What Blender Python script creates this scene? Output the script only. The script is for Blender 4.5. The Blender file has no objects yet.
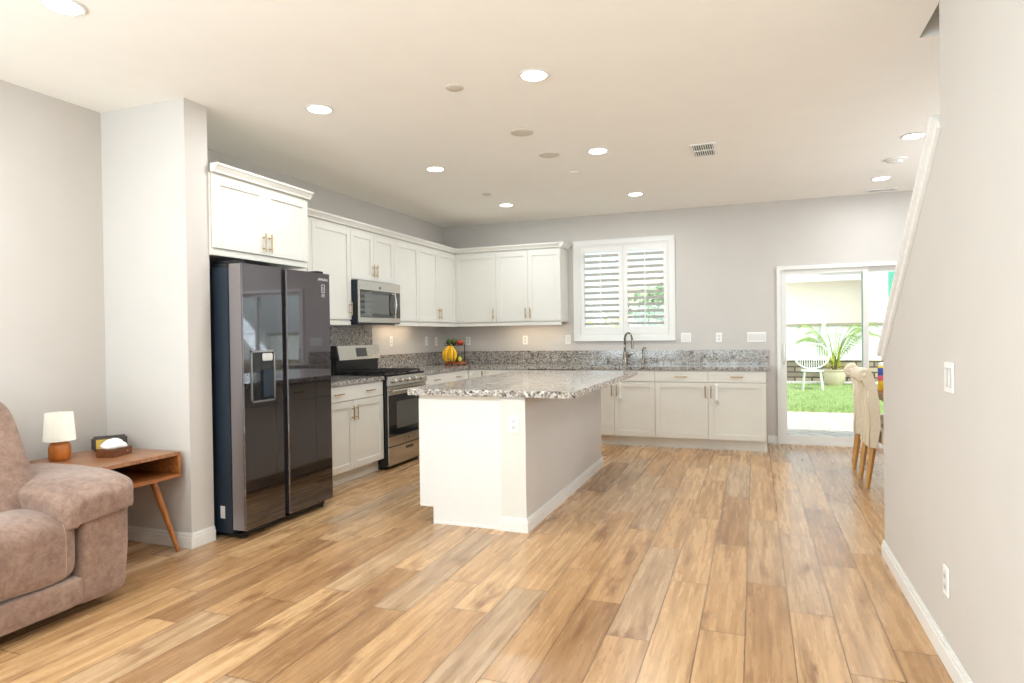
import bpy, bmesh, math, random
from mathutils import Vector, Matrix
S = bpy.context.scene
COL = S.collection
random.seed(7)
PI = math.pi
# ------------------------------------------------------------------ camera
YAW, PITCH, ROLL, CAMZ, FPX = 20.575, -0.585, -0.798, 1.294, 647.3
y_, p_, r_ = map(math.radians, (YAW, PITCH, ROLL))
fwd = Vector((-math.sin(y_)*math.cos(p_), math.cos(y_)*math.cos(p_), math.sin(p_)))
rt = Vector((math.cos(y_), math.sin(y_), 0)); up = rt.cross(fwd)
r2 = rt*math.cos(r_) + up*math.sin(r_); u2 = -rt*math.sin(r_) + up*math.cos(r_)
M = Matrix((r2, u2, -fwd)).transposed().to_4x4(); M.translation = (0, 0, CAMZ)
cd = bpy.data.cameras.new('camera'); cam = bpy.data.objects.new('camera', cd); COL.objects.link(cam)
cam.matrix_world = M; cd.sensor_width = 36; cd.lens = 36*FPX/1024; cd.clip_start = .05; cd.clip_end = 300
S.camera = cam
# ------------------------------------------------------------------ world, sun, exposure
S.view_settings.view_transform = 'Standard'; S.view_settings.look = 'None'
S.view_settings.gamma = 1; S.view_settings.use_curve_mapping = False
S.view_settings.exposure = 0.0
W = bpy.data.worlds.new('world'); S.world = W; W.use_nodes = True
wn = W.node_tree; wn.nodes.clear()
wo = wn.nodes.new('ShaderNodeOutputWorld'); wb = wn.nodes.new('ShaderNodeBackground')
sk = wn.nodes.new('ShaderNodeTexSky'); sk.sky_type = 'NISHITA'; sk.sun_disc = False
sk.sun_elevation = math.radians(50); sk.sun_rotation = math.radians(200); sk.dust_density = 3.0
mx = wn.nodes.new('ShaderNodeMix'); mx.data_type = 'RGBA'; mx.inputs[0].default_value = .55
mx.inputs[7].default_value = (5.5, 5.7, 5.8, 1)
wn.links.new(sk.outputs[0], mx.inputs[6]); wn.links.new(mx.outputs[2], wb.inputs[0])
wb.inputs[1].default_value = .33
wn.links.new(wb.outputs[0], wo.inputs[0])
sd = bpy.data.lights.new('sun', 'SUN'); sd.energy = 4.5; sd.angle = math.radians(1.5); sd.color = (1, .97, .9)
sun = bpy.data.objects.new('sun', sd); COL.objects.link(sun)
sun.rotation_euler = Vector((-.45, .55, -1)).to_track_quat('-Z', 'Y').to_euler(); sun.location = (5, -5, 12)
S.cycles.denoising_prefilter = 'ACCURATE'; S.cycles.max_bounces = 10; S.cycles.diffuse_bounces = 6; S.cycles.glossy_bounces = 4
S.cycles.transparent_max_bounces = 12; S.cycles.caustics_reflective = False; S.cycles.caustics_refractive = False
def area(name, loc, direction, sx, sy, power, color=(1, 1, 1), shape='RECTANGLE', spread=PI):
    l = bpy.data.lights.new(name, 'AREA'); l.shape = shape; l.size = sx
    if shape in ('RECTANGLE', 'ELLIPSE'): l.size_y = sy
    l.energy = power; l.color = color; l.spread = spread
    o = bpy.data.objects.new(name, l); COL.objects.link(o); o.location = loc
    o.rotation_euler = Vector(direction).to_track_quat('-Z', 'Y').to_euler()
    return o
# fill lamps added out of view, tilted up to brighten ceiling and walls
area('living_room_fill_light', (-2.75, -2.42, 1.5), (0.1, 1, 1.0), 1.7, 1.9, 104, (.81, .93, 1))
area('living_room_fill_light', (-.55, -2.42, 1.5), (0.1, 1, 1.0), 1.7, 1.9, 104, (.81, .93, 1))
area('side_fill_light', (-3.92, -.9, 1.5), (1, .25, .75), 1.9, 1.8, 140, (.77, .91, 1))  # added fill aimed across the room at the right wall
area('dining_fill_light', (3.5, 6.0, 1.6), (-1, -.6, .9), 1.6, 1.5, 80, (.83, .93, 1))  # added fill for the dining side, no known window there
LAMP_W, LAMP_C = 11.0, (.92, .98, 1)

# ------------------------------------------------------------------ materials
def srgb(r, g, b):
    f = lambda c: ((c/255)/12.92 if c <= 10 else (((c/255)+.055)/1.055)**2.4)
    return (f(r), f(g), f(b), 1)
class NT:
    def __init__(s, name):
        s.m = bpy.data.materials.new(name); s.m.use_nodes = True; s.t = s.m.node_tree; s.t.nodes.clear()
        s.out = s.n('ShaderNodeOutputMaterial'); s.b = s.n('ShaderNodeBsdfPrincipled'); s.l(s.b.outputs[0], s.out.inputs[0])
    def n(s, t, **k):
        x = s.t.nodes.new(t)
        for a, b in k.items(): setattr(x, a, b)
        return x
    def l(s, a, b): s.t.links.new(a, b)
    def math(s, op, a, b=None, c=None):
        x = s.n('ShaderNodeMath', operation=op)
        for i, v in enumerate((a, b, c)):
            if v is None: continue
            if isinstance(v, (int, float)): x.inputs[i].default_value = v
            else: s.l(v, x.inputs[i])
        return x.outputs[0]
    def ramp(s, fac, stops, mode='LINEAR'):
        x = s.n('ShaderNodeValToRGB'); x.color_ramp.interpolation = mode
        e = x.color_ramp.elements
        while len(e) < len(stops): e.new(.5)
        for i, (p, c) in enumerate(stops): e[i].position = p; e[i].color = c
        s.l(fac, x.inputs[0]); return x.outputs[0]
    def coords(s, scale=(1, 1, 1)):
        tc = s.n('ShaderNodeTexCoord'); mp = s.n('ShaderNodeMapping'); mp.inputs[3].default_value = scale
        s.l(tc.outputs['Object'], mp.inputs[0]); return mp.outputs[0]
    def noise(s, vec, sc, det=3, ro=.5):
        x = s.n('ShaderNodeTexNoise'); x.inputs['Scale'].default_value = sc; x.inputs['Detail'].default_value = det
        x.inputs['Roughness'].default_value = ro; s.l(vec, x.inputs['Vector']); return x.outputs[0]
    def bump(s, h, st=.1, d=.002):
        x = s.n('ShaderNodeBump'); x.inputs['Strength'].default_value = st; x.inputs['Distance'].default_value = d
        s.l(h, x.inputs['Height']); s.l(x.outputs[0], s.b.inputs['Normal'])
    def mix(s, f, a, b, mode='MIX'):
        x = s.n('ShaderNodeMix', data_type='RGBA', blend_type=mode)
        for i, v in ((0, f), (6, a), (7, b)):
            if isinstance(v, (int, float)): x.inputs[i].default_value = v
            elif isinstance(v, tuple): x.inputs[i].default_value = v
            else: s.l(v, x.inputs[i])
        return x.outputs[2]
def plain(name, rgb, rough=.5, metal=0, var=.04, vs=30, bump=0, spec=.5, coat=0):
    n = NT(name); v = n.coords(); c = srgb(*rgb)
    f = n.noise(v, vs, 2)
    lo = tuple(max(0, x*(1-var)) for x in c[:3])+(1,); hi = tuple(min(1, x*(1+var)) for x in c[:3])+(1,)
    n.l(n.ramp(f, [(.3, lo), (.7, hi)]), n.b.inputs['Base Color'])
    n.b.inputs['Roughness'].default_value = rough; n.b.inputs['Metallic'].default_value = metal
    n.b.inputs['Specular IOR Level'].default_value = spec; n.b.inputs['Coat Weight'].default_value = coat
    if bump: n.bump(n.noise(v, vs*6, 3), bump)
    return n.m
def emis(name, rgb, st):
    n = NT(name); n.b.inputs['Emission Color'].default_value = srgb(*rgb); n.b.inputs['Emission Strength'].default_value = st
    n.b.inputs['Base Color'].default_value = (.8, .8, .8, 1); return n.m
def woodmat(name, dark, light, rough=.4, axis='y', sc=1):
    n = NT(name); s = {'x': (1.5, 14, 14), 'y': (14, 1.5, 14), 'z': (14, 14, 1.5)}[axis]
    v = n.coords(tuple(a*sc for a in s)); f = n.noise(v, 3, 5, .6)
    n.l(n.ramp(f, [(.3, srgb(*dark)), (.7, srgb(*light))]), n.b.inputs['Base Color'])
    n.b.inputs['Roughness'].default_value = rough; n.bump(f, .1, .001); return n.m
def floormat():
    n = NT('oak_planks'); tc = n.n('ShaderNodeTexCoord'); sp = n.n('ShaderNodeSeparateXYZ'); n.l(tc.outputs['Object'], sp.inputs[0])
    Wd, L = .187, 1.22
    xx = n.math('DIVIDE', n.math('ADD', sp.outputs[0], 20.06), Wd); ci = n.math('FLOOR', xx); fx = n.math('FRACT', xx)
    wn1 = n.n('ShaderNodeTexWhiteNoise', noise_dimensions='1D'); n.l(ci, wn1.inputs['W'])
    yy = n.math('ADD', n.math('DIVIDE', n.math('ADD', sp.outputs[1], 20), L), wn1.outputs[0])
    ri = n.math('FLOOR', yy); fy = n.math('FRACT', yy)
    cb = n.n('ShaderNodeCombineXYZ'); n.l(ci, cb.inputs[0]); n.l(ri, cb.inputs[1])
    wn2 = n.n('ShaderNodeTexWhiteNoise', noise_dimensions='3D'); n.l(cb.outputs[0], wn2.inputs['Vector'])
    rnd = wn2.outputs[0]
    base = n.ramp(rnd, [(0, srgb(166, 128, 90)), (.3, srgb(197, 157, 113)), (.65, srgb(215, 177, 132)), (.85, srgb(198, 166, 131)), (1, srgb(184, 157, 128))])
    # grain coordinates: stretched along the plank, shifted per plank
    cb2 = n.n('ShaderNodeCombineXYZ'); n.l(n.math('MULTIPLY', sp.outputs[0], 26), cb2.inputs[0])
    n.l(n.math('MULTIPLY', sp.outputs[1], 1.6), cb2.inputs[1]); n.l(n.math('MULTIPLY', rnd, 40), cb2.inputs[2])
    g1 = n.noise(cb2.outputs[0], 1.0, 6, .62)
    cb3 = n.n('ShaderNodeCombineXYZ'); n.l(n.math('MULTIPLY', sp.outputs[0], 55), cb3.inputs[0])
    n.l(n.math('MULTIPLY', sp.outputs[1], 3.0), cb3.inputs[1]); n.l(n.math('MULTIPLY', rnd, 90), cb3.inputs[2])
    g2 = n.noise(cb3.outputs[0], 1.0, 3, .6)
    gr = n.ramp(g1, [(.30, srgb(140, 108, 82)), (.45, srgb(226, 216, 204)), (.62, srgb(255, 255, 255)), (.85, srgb(225, 205, 182))])
    c = n.mix(.70, base, gr, 'MULTIPLY')
    c = n.mix(.28, c, n.ramp(g2, [(.35, srgb(190, 172, 152)), (.6, srgb(255, 255, 255))]), 'MULTIPLY')
    # knots
    cb4 = n.n('ShaderNodeCombineXYZ'); n.l(n.math('MULTIPLY', sp.outputs[0], 7), cb4.inputs[0])
    n.l(n.math('MULTIPLY', sp.outputs[1], 1.9), cb4.inputs[1]); n.l(n.math('MULTIPLY', rnd, 17), cb4.inputs[2])
    k = n.noise(cb4.outputs[0], 1.0, 4, .7)
    c = n.mix(n.ramp(k, [(.57, (0, 0, 0, 1)), (.70, (.9, .9, .9, 1))]), c, srgb(132, 90, 58))
    # seams
    ex = n.math('MINIMUM', fx, n.math('SUBTRACT', 1, fx)); ey = n.math('MINIMUM', fy, n.math('SUBTRACT', 1, fy))
    sx = n.math('LESS_THAN', ex, .0140); sy = n.math('LESS_THAN', ey, .0023); seam = n.math('MAXIMUM', sx, sy)
    c = n.mix(n.math('MULTIPLY', seam, .78), c, srgb(88, 58, 36))
    n.l(c, n.b.inputs['Base Color'])
    n.l(n.math('ADD', n.math('MULTIPLY', g1, .14), .20), n.b.inputs['Roughness'])
    n.bump(n.math('SUBTRACT', 1, seam), .15, .001)
    return n.m
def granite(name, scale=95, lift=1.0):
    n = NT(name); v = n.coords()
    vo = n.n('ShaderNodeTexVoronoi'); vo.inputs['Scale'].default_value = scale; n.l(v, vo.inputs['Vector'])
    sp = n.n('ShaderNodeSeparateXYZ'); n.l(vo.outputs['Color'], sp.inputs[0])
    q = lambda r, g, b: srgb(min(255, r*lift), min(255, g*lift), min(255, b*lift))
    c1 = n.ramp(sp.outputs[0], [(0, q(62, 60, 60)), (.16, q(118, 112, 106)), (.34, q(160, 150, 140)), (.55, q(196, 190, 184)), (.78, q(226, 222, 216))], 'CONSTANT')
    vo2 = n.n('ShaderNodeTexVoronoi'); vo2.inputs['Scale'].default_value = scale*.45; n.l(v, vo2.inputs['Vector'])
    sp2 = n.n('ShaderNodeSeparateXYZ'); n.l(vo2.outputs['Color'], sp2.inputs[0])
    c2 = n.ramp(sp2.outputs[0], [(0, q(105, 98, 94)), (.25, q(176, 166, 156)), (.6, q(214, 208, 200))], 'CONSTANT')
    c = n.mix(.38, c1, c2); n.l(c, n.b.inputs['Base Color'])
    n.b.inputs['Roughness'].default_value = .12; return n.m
def thin_glass(name, tint=(.93, .97, .95, 1), refl=.10):
    n = NT(name); n.t.nodes.remove(n.b)
    tr = n.n('ShaderNodeBsdfTransparent'); tr.inputs[0].default_value = tint
    gl = n.n('ShaderNodeBsdfGlossy'); gl.inputs['Roughness'].default_value = .02
    lw = n.n('ShaderNodeLayerWeight'); lw.inputs[0].default_value = .35
    mxs = n.n('ShaderNodeMixShader'); n.l(n.math('ADD', n.math('MULTIPLY', lw.outputs['Fresnel'], .35), refl*.3), mxs.inputs[0])
    n.l(tr.outputs[0], mxs.inputs[1]); n.l(gl.outputs[0], mxs.inputs[2]); n.l(mxs.outputs[0], n.out.inputs[0])
    return n.m
def suede():
    n = NT('brown_suede'); v = n.coords(); a = n.noise(v, 5, 6, .7); b = n.noise(v, 28, 6, .75)
    c = n.ramp(a, [(.3, srgb(108, 82, 68)), (.5, srgb(134, 107, 92)), (.72, srgb(160, 135, 118))])
    c = n.mix(.35, c, n.ramp(b, [(.38, srgb(120, 84, 74)), (.62, srgb(176, 150, 134))]))
    n.l(c, n.b.inputs['Base Color']); n.b.inputs['Roughness'].default_value = .85
    n.b.inputs['Sheen Weight'].default_value = .3; n.bump(b, .25, .003); return n.m
def brick_like(name, c1, c2, mortar, scale, w, h, rough=.9, rot=0, ms=.02, swap=False):
    n = NT(name); tc = n.n('ShaderNodeTexCoord'); mp = n.n('ShaderNodeMapping')
    mp.inputs[2].default_value = (math.radians(90), 0, 0) if swap else (0, 0, rot); n.l(tc.outputs['Object'], mp.inputs[0])
    b = n.n('ShaderNodeTexBrick'); b.inputs['Color1'].default_value = srgb(*c1); b.inputs['Color2'].default_value = srgb(*c2)
    b.inputs['Mortar'].default_value = srgb(*mortar); b.inputs['Scale'].default_value = scale; b.inputs['Mortar Size'].default_value = ms
    b.inputs['Brick Width'].default_value = w; b.inputs['Row Height'].default_value = h
    n.l(mp.outputs[0], b.inputs['Vector']); n.l(b.outputs[0], n.b.inputs['Base Color']); n.b.inputs['Roughness'].default_value = rough
    return n.m
def dark_steel(name, rgb, rough):
    n = NT(name); v = n.coords((120, 120, 1)); f = n.noise(v, 4, 3)
    n.l(n.ramp(f, [(.3, tuple(c*.92 for c in srgb(*rgb)[:3])+(1,)), (.7, srgb(*rgb))]), n.b.inputs['Base Color'])
    n.b.inputs['Metallic'].default_value = 1; n.b.inputs['Roughness'].default_value = rough; return n.m
MAT = {}
MAT['wall'] = plain('greige_paint', (204, 199, 194), .75, var=.012, vs=4, bump=.03)
MAT['ceiling'] = plain('ceiling_paint', (251, 249, 243), .85, var=.01, vs=4, bump=.03)
MAT['trim'] = plain('white_trim_paint', (232, 231, 228), .4, var=.01)
MAT['cab'] = plain('white_cabinet_paint', (221, 219, 212), .38, var=.012)
MAT['shaded_filler'] = plain('shaded_filler_beige', (215, 205, 190), .6, var=.02)  # island filler beige, with shade from the counter in the colour
MAT['islandwhite'] = plain('island_white_panel', (228, 227, 224), .4, var=.01)
MAT['floor'] = floormat()
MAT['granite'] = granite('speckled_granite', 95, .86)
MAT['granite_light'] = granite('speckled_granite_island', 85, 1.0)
MAT['brass'] = plain('brushed_brass', (186, 158, 112), .3, 1, .05)
MAT['steel'] = dark_steel('stainless_steel', (200, 196, 190), .24)
MAT['blacksteel'] = dark_steel('black_stainless', (120, 118, 123), .03)
MAT['blacksteel_edge'] = dark_steel('black_stainless_edge', (170, 166, 170), .3)
MAT['bluecase'] = plain('dark_blue_grey_case', (38, 48, 60), .4, .3, .05)
MAT['black'] = plain('black_enamel', (24, 26, 30), .25, var=.05)
MAT['blackmatte'] = plain('black_cast_iron', (26, 26, 27), .6, var=.1)
MAT['blackglass'] = plain('black_oven_glass', (30, 33, 36), .06, var=.02, coat=.5)
MAT['grey_glass'] = plain('grey_mesh_window', (84, 86, 84), .10, var=.02, coat=.5)
MAT['chrome'] = plain('brushed_nickel', (150, 142, 132), .22, 1, .04)
MAT['plastic'] = plain('white_plastic', (242, 241, 238), .35, var=.01)
MAT['slot'] = plain('dark_slot', (70, 68, 66), .6)
MAT['greyplastic'] = plain('pale_grey_plastic', (205, 203, 202), .5)
MAT['disc'] = plain('ceiling_cover_paint', (216, 208, 196), .7)
MAT['teal'] = plain('ventilation_grey', (160, 150, 136), .6)
MAT['glass'] = thin_glass('clear_glass')
MAT['glassedge'] = plain('green_glass_edge', (110, 185, 170), .2)
MAT['suede'] = suede()
MAT['thread'] = plain('pale_thread', (176, 150, 134), .8)
MAT['walnut'] = woodmat('honey_walnut', (118, 66, 30), (178, 112, 60), .35, 'y')
MAT['walnut_dark'] = woodmat('dark_walnut', (84, 48, 26), (124, 76, 44), .4, 'y')
MAT['walnut_top'] = woodmat('walnut_top', (128, 82, 52), (176, 126, 88), .28, 'x')
MAT['walnut_leg'] = woodmat('walnut_leg', (140, 82, 38), (186, 120, 62), .35, 'z')
MAT['lampwood'] = woodmat('lamp_turned_wood', (168, 92, 36), (204, 124, 56), .3, 'z', .4)
MAT['shade'] = plain('pleated_paper_shade', (250, 247, 238), .9, var=.01)
MAT['tissue'] = plain('tissue_paper', (250, 250, 250), .95, var=.01)
MAT['clock'] = plain('dark_grey_case', (84, 80, 78), .5)
MAT['yellow'] = plain('yellow_card', (226, 196, 92), .6)
MAT['linen'] = plain('oatmeal_linen', (228, 216, 194), .95, var=.05, vs=60, bump=.3)
MAT['oakleg'] = woodmat('light_oak', (176, 128, 72), (212, 166, 104), .45, 'z')
MAT['tabletop'] = woodmat('dining_wood', (128, 84, 48), (176, 124, 78), .35, 'y')
MAT['banana'] = plain('banana_skin', (244, 190, 36), .5, var=.12, vs=14)
MAT['bananatip'] = plain('banana_stem', (110, 96, 40), .7)
MAT['greenfruit'] = plain('green_skin', (78, 96, 40), .5, var=.3, vs=25)
MAT['redfruit'] = plain('red_skin', (206, 66, 40), .35, var=.15, vs=20)
MAT['tray'] = woodmat('fruit_tray_wood', (150, 78, 40), (196, 112, 60), .5, 'x')
MAT['grass'] = plain('lawn_grass', (140, 160, 100), .95, var=.35, vs=14, bump=.6)
MAT['paver'] = brick_like('patio_pavers', (214, 206, 196), (200, 190, 178), (150, 140, 128), 1, .4, .2, rot=math.radians(45), ms=.012)
MAT['stone'] = brick_like('stacked_stone', (190, 174, 152), (140, 128, 114), (84, 76, 66), 1, .42, .14, swap=True, ms=.02)
MAT['concrete'] = plain('pale_concrete', (222, 218, 212), .9, var=.06)
MAT['fence'] = plain('white_vinyl_fence', (226, 230, 228), .6)
MAT['stucco'] = plain('cream_stucco', (240, 234, 220), .95, var=.03)
MAT['stucco_white'] = plain('white_stucco', (232, 232, 226), .95, var=.03)
MAT['rooftile'] = plain('pale_roof_tile', (196, 190, 182), .9, var=.1)
MAT['greenwin'] = plain('green_tinted_window', (96, 170, 150), .2)
MAT['leaf'] = plain('leaf_green', (108, 148, 70), .6, var=.3, vs=5)
MAT['pale_leaf'] = plain('pale_leaf_green', (150, 178, 140), .6, var=.2, vs=5)
MAT['palm'] = plain('palm_frond_green', (140, 172, 62), .55, var=.3, vs=5)
MAT['yellowleaf'] = plain('yellow_green_leaf', (222, 214, 84), .6, var=.15)
MAT['bark'] = plain('tree_bark', (126, 104, 82), .9, var=.2)
MAT['pot'] = plain('cream_planter_glaze', (222, 206, 184), .6, var=.05)
MAT['soil'] = plain('soil', (86, 66, 50), 1)
MAT['bottle_yellow'] = plain('yellow_label', (244, 206, 40), .4)
MAT['bottle_blue'] = plain('blue_label', (60, 90, 170), .4)
MAT['bottle_pink'] = plain('pink_label', (222, 96, 130), .4)
MAT['lens'] = emis('lamp_lens', (255, 250, 238), 9)
MAT['ledbar'] = emis('warm_led_bar', (255, 214, 150), 6)
MAT['print'] = plain('pale_print', (214, 214, 216), .4)

# ------------------------------------------------------------------ mesh builder
class MB:
    def __init__(s): s.bm = bmesh.new()
    def box(s, x0, x1, y0, y1, z0, z1, bev=0):
        if x0 > x1: x0, x1 = x1, x0
        if y0 > y1: y0, y1 = y1, y0
        if z0 > z1: z0, z1 = z1, z0
        v = [s.bm.verts.new((x, y, z)) for x in (x0, x1) for y in (y0, y1) for z in (z0, z1)]
        fs = [s.bm.faces.new([v[i] for i in f]) for f in ((0, 1, 3, 2), (4, 6, 7, 5), (0, 4, 5, 1), (2, 3, 7, 6), (0, 2, 6, 4), (1, 5, 7, 3))]
        if bev:
            es = list({e for f in fs for e in f.edges})
            bmesh.ops.bevel(s.bm, geom=es, offset=bev, segments=2, affect='EDGES', clamp_overlap=True)
        return s
    def prism(s, pts, axis, a, b):          # pts 2D polygon extruded along axis from a to b
        def P(p, t):
            return {'x': (t, p[0], p[1]), 'y': (p[0], t, p[1]), 'z': (p[0], p[1], t)}[axis]
        A = [s.bm.verts.new(P(p, a)) for p in pts]; B = [s.bm.verts.new(P(p, b)) for p in pts]
        s.bm.faces.new(A); s.bm.faces.new(B[::-1]); n = len(pts)
        for i in range(n): s.bm.faces.new((A[i], B[i], B[(i+1) % n], A[(i+1) % n]))
        return s
    def tube(s, pts, rad, seg=12, caps=True):
        pts = [Vector(p) for p in pts]; n = len(pts)
        if not isinstance(rad, (list, tuple)): rad = [rad]*n
        rings = []; ref = None
        for i, p in enumerate(pts):
            t = (pts[min(i+1, n-1)]-pts[max(i-1, 0)]).normalized()
            if ref is None: ref = Vector((0, 0, 1)) if abs(t.z) < .9 else Vector((1, 0, 0))
            a = (ref-t*ref.dot(t)).normalized(); b = t.cross(a); ref = a
            rings.append([s.bm.verts.new(p+(a*math.cos(2*PI*k/seg)+b*math.sin(2*PI*k/seg))*rad[i]) for k in range(seg)])
        for i in range(n-1):
            for k in range(seg):
                s.bm.faces.new((rings[i][k], rings[i][(k+1) % seg], rings[i+1][(k+1) % seg], rings[i+1][k]))
        if caps: s.bm.faces.new(rings[0][::-1]); s.bm.faces.new(rings[-1])
        return s
    def lathe(s, prof, c=(0, 0, 0), seg=28, wob=None):   # prof: (r,z)
        rings = []
        for j, (r, z) in enumerate(prof):
            ring = []
            for k in range(seg):
                a = 2*PI*k/seg; rr = r*(1+(wob(a, j) if wob else 0))
                ring.append(s.bm.verts.new((c[0]+rr*math.cos(a), c[1]+rr*math.sin(a), c[2]+z)))
            rings.append(ring)
        for i in range(len(rings)-1):
            for k in range(seg): s.bm.faces.new((rings[i][k], rings[i][(k+1) % seg], rings[i+1][(k+1) % seg], rings[i+1][k]))
        s.bm.faces.new(rings[0][::-1]); s.bm.faces.new(rings[-1]); return s
    def soft(s, c, size, e=.35, seg=28, fn=None):         # rounded puffy box
        cx, cy, cz = c; sx, sy, sz = (v/2 for v in size)
        f = lambda t: math.copysign(abs(t)**e, t)
        rings = []
        for i in range(1, seg):
            ph = -PI/2+PI*i/seg; ring = []
            for k in range(seg*2):
                th = PI*k/seg
                p = Vector((sx*f(math.cos(ph))*f(math.cos(th)), sy*f(math.cos(ph))*f(math.sin(th)), sz*f(math.sin(ph))))
                p += Vector(c)
                if fn: p = Vector(fn(p))
                ring.append(s.bm.verts.new(p))
            rings.append(ring)
        for i in range(len(rings)-1):
            for k in range(seg*2): s.bm.faces.new((rings[i][k], rings[i][(k+1) % (seg*2)], rings[i+1][(k+1) % (seg*2)], rings[i+1][k]))
        s.bm.faces.new(rings[0][::-1]); s.bm.faces.new(rings[-1]); return s
    def quad(s, a, b, c, d): s.bm.faces.new([s.bm.verts.new(p) for p in (a, b, c, d)]); return s
    def tri(s, a, b, c): s.bm.faces.new([s.bm.verts.new(p) for p in (a, b, c)]); return s
def link(name, mb, mat, parent=None, smooth=False, off=None, normals=True):
    bm = mb.bm
    if off: bmesh.ops.translate(bm, verts=bm.verts, vec=[-v for v in off])
    if normals: bmesh.ops.recalc_face_normals(bm, faces=bm.faces)
    me = bpy.data.meshes.new(name); bm.to_mesh(me); bm.free()
    me.materials.append(mat if not isinstance(mat, str) else MAT[mat])
    if smooth:
        for p in me.polygons: p.use_smooth = True
        if smooth == 'auto':
            try: me.set_sharp_from_angle(angle=math.radians(40))
            except Exception: pass
    o = bpy.data.objects.new(name, me); COL.objects.link(o)
    if parent: o.parent = parent
    return o
def tag(o, label, cat, group=None, kind=None):
    if label: o['label'] = label
    if cat: o['category'] = cat
    if group: o['group'] = group
    if kind: o['kind'] = kind
    return o
def thing(name, label, cat, loc=(0, 0, 0), rz=0, group=None):
    o = bpy.data.objects.new(name, None); COL.objects.link(o); o.location = loc; o.rotation_euler = (0, 0, rz)
    o.empty_display_size = .1
    return tag(o, label, cat, group)
def struct(name, mb, mat, parent=None, smooth=False):
    o = link(name, mb, mat, parent, smooth)
    if not parent: o['kind'] = 'structure'
    return o
def single(name, mb, mat, label, cat, loc, group=None, smooth=False):   # one-mesh thing, mesh built in world coordinates
    o = link(name, mb, mat, None, smooth, off=loc); o.location = loc
    return tag(o, label, cat, group)
def dup(root, loc=None, rz=None, label=None, group=None):
    r = root.copy(); COL.objects.link(r)
    if loc is not None: r.location = loc
    if rz is not None: r.rotation_euler = (0, 0, rz)
    if label: r['label'] = label
    if group: r['group'] = group
    for ch in list(root.children):
        c = ch.copy(); COL.objects.link(c); c.parent = r
        for g in list(ch.children):
            d = g.copy(); COL.objects.link(d); d.parent = c
    return r
def text_mesh(body, size, mat, name, parent, matrix):
    cu = bpy.data.curves.new('t', 'FONT'); cu.body = body; cu.size = size; cu.extrude = .0004; cu.align_x = 'CENTER'
    t = bpy.data.objects.new('t', cu); COL.objects.link(t)
    me = bpy.data.meshes.new_from_object(t); bpy.data.objects.remove(t); bpy.data.curves.remove(cu)
    me.transform(matrix); me.materials.clear(); me.materials.append(MAT[mat])
    o = bpy.data.objects.new(name, me); COL.objects.link(o); o.parent = parent; return o

# ------------------------------------------------------------------ room
XL, YB, CH, XR = -3.99, 8.011, 2.781, .6815
XE, YN = 3.6, -2.5            # far right wall, wall behind the camera
Y1, Y2, ZS1, ZS2 = 2.952, 4.186, 2.125, 1.161
WX0, WX1, WZ0, WZ1 = -2.075, -.975, 1.285, 2.385     # kitchen window hole
DX0, DX1, DZ1 = .237, 2.05, 2.033                    # sliding door hole
struct('floor', MB().box(XL-.15, XE+.15, YN-.15, YB+.16, -.1, 0), 'floor')
# ceiling with the opening over the stairs
OX0, OX1, OY0, OY1 = .80, 1.75, -.2, 3.85
c = MB().box(XL-.15, OX0, YN-.15, YB+.15, CH, CH+.3).box(OX1, XE+.15, YN-.15, YB+.15, CH, CH+.3)
c.box(OX0, OX1, OY1, YB+.15, CH, CH+.3).box(OX0, OX1, YN-.15, OY0, CH, CH+.3)
struct('ceiling', c, 'ceiling')
c = MB().box(OX0-.1, OX0, OY0-.1, OY1+.1, CH+.3, 5.2).box(OX1, OX1+.1, OY0-.1, OY1+.1, CH+.3, 5.2)
c.box(OX0, OX1, OY1, OY1+.1, CH+.3, 5.2).box(OX0, OX1, OY0-.1, OY0, CH+.3, 5.2).box(OX0-.1, OX1+.1, OY0-.1, OY1+.1, 5.2, 5.3)
struct('wall_upper_stairwell', c, 'wall')
struct('wall_left', MB().box(XL-.15, XL, .1, YB+.15, 0, CH).box(XL-.15, XL, YN-.15, -1.9, 0, CH).box(XL-.15, XL, -1.9, .1, 0, .55).box(XL-.15, XL, -1.9, .1, 2.45, CH), 'wall')
struct('added_window_4', MB().box(XL-.09, XL-.085, -1.9, .1, .55, 2.45), 'glass')  # unseen pane and wall opening added to go with the side fill lamp
b = MB()
b.box(XL, WX0, YB, YB+.15, 0, CH).box(WX0, WX1, YB, YB+.15, 0, WZ0).box(WX0, WX1, YB, YB+.15, WZ1, CH)
b.box(WX1, DX0, YB, YB+.15, 0, CH).box(DX0, DX1, YB, YB+.15, DZ1, CH).box(DX1, XE, YB, YB+.15, 0, CH)
struct('wall_back', b, 'wall')
# wall beside the fridge (thick return)
CX, CY0, CY1 = -3.274, 3.037, 3.215
struct('wall_return', MB().box(XL, CX, CY0, CY1, 0, CH), 'wall')
# right wall with the sloped stair end
struct('wall_right', MB().prism([(YN, 0), (Y2, 0), (Y2, ZS2), (Y1, ZS1), (Y1, CH), (YN, CH)], 'x', XR, XR+.12), 'wall')
struct('wall_dining', MB().box(XE, XE+.15, YN, 5.2, 0, CH).box(XE, XE+.15, 6.8, YB, 0, CH).box(XE, XE+.15, 5.2, 6.8, 0, .8).box(XE, XE+.15, 5.2, 6.8, 2.35, CH), 'wall')
b = MB().box(XL, -3.6, YN-.15, YN, 0, CH).box(-3.6, .3, YN-.15, YN, 0, .5).box(-3.6, .3, YN-.15, YN, 2.5, CH)
b.box(-1.9, -1.4, YN-.15, YN, .5, 2.5).box(.3, XE, YN-.15, YN, 0, CH)
struct('wall_front', b, 'wall')
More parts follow.
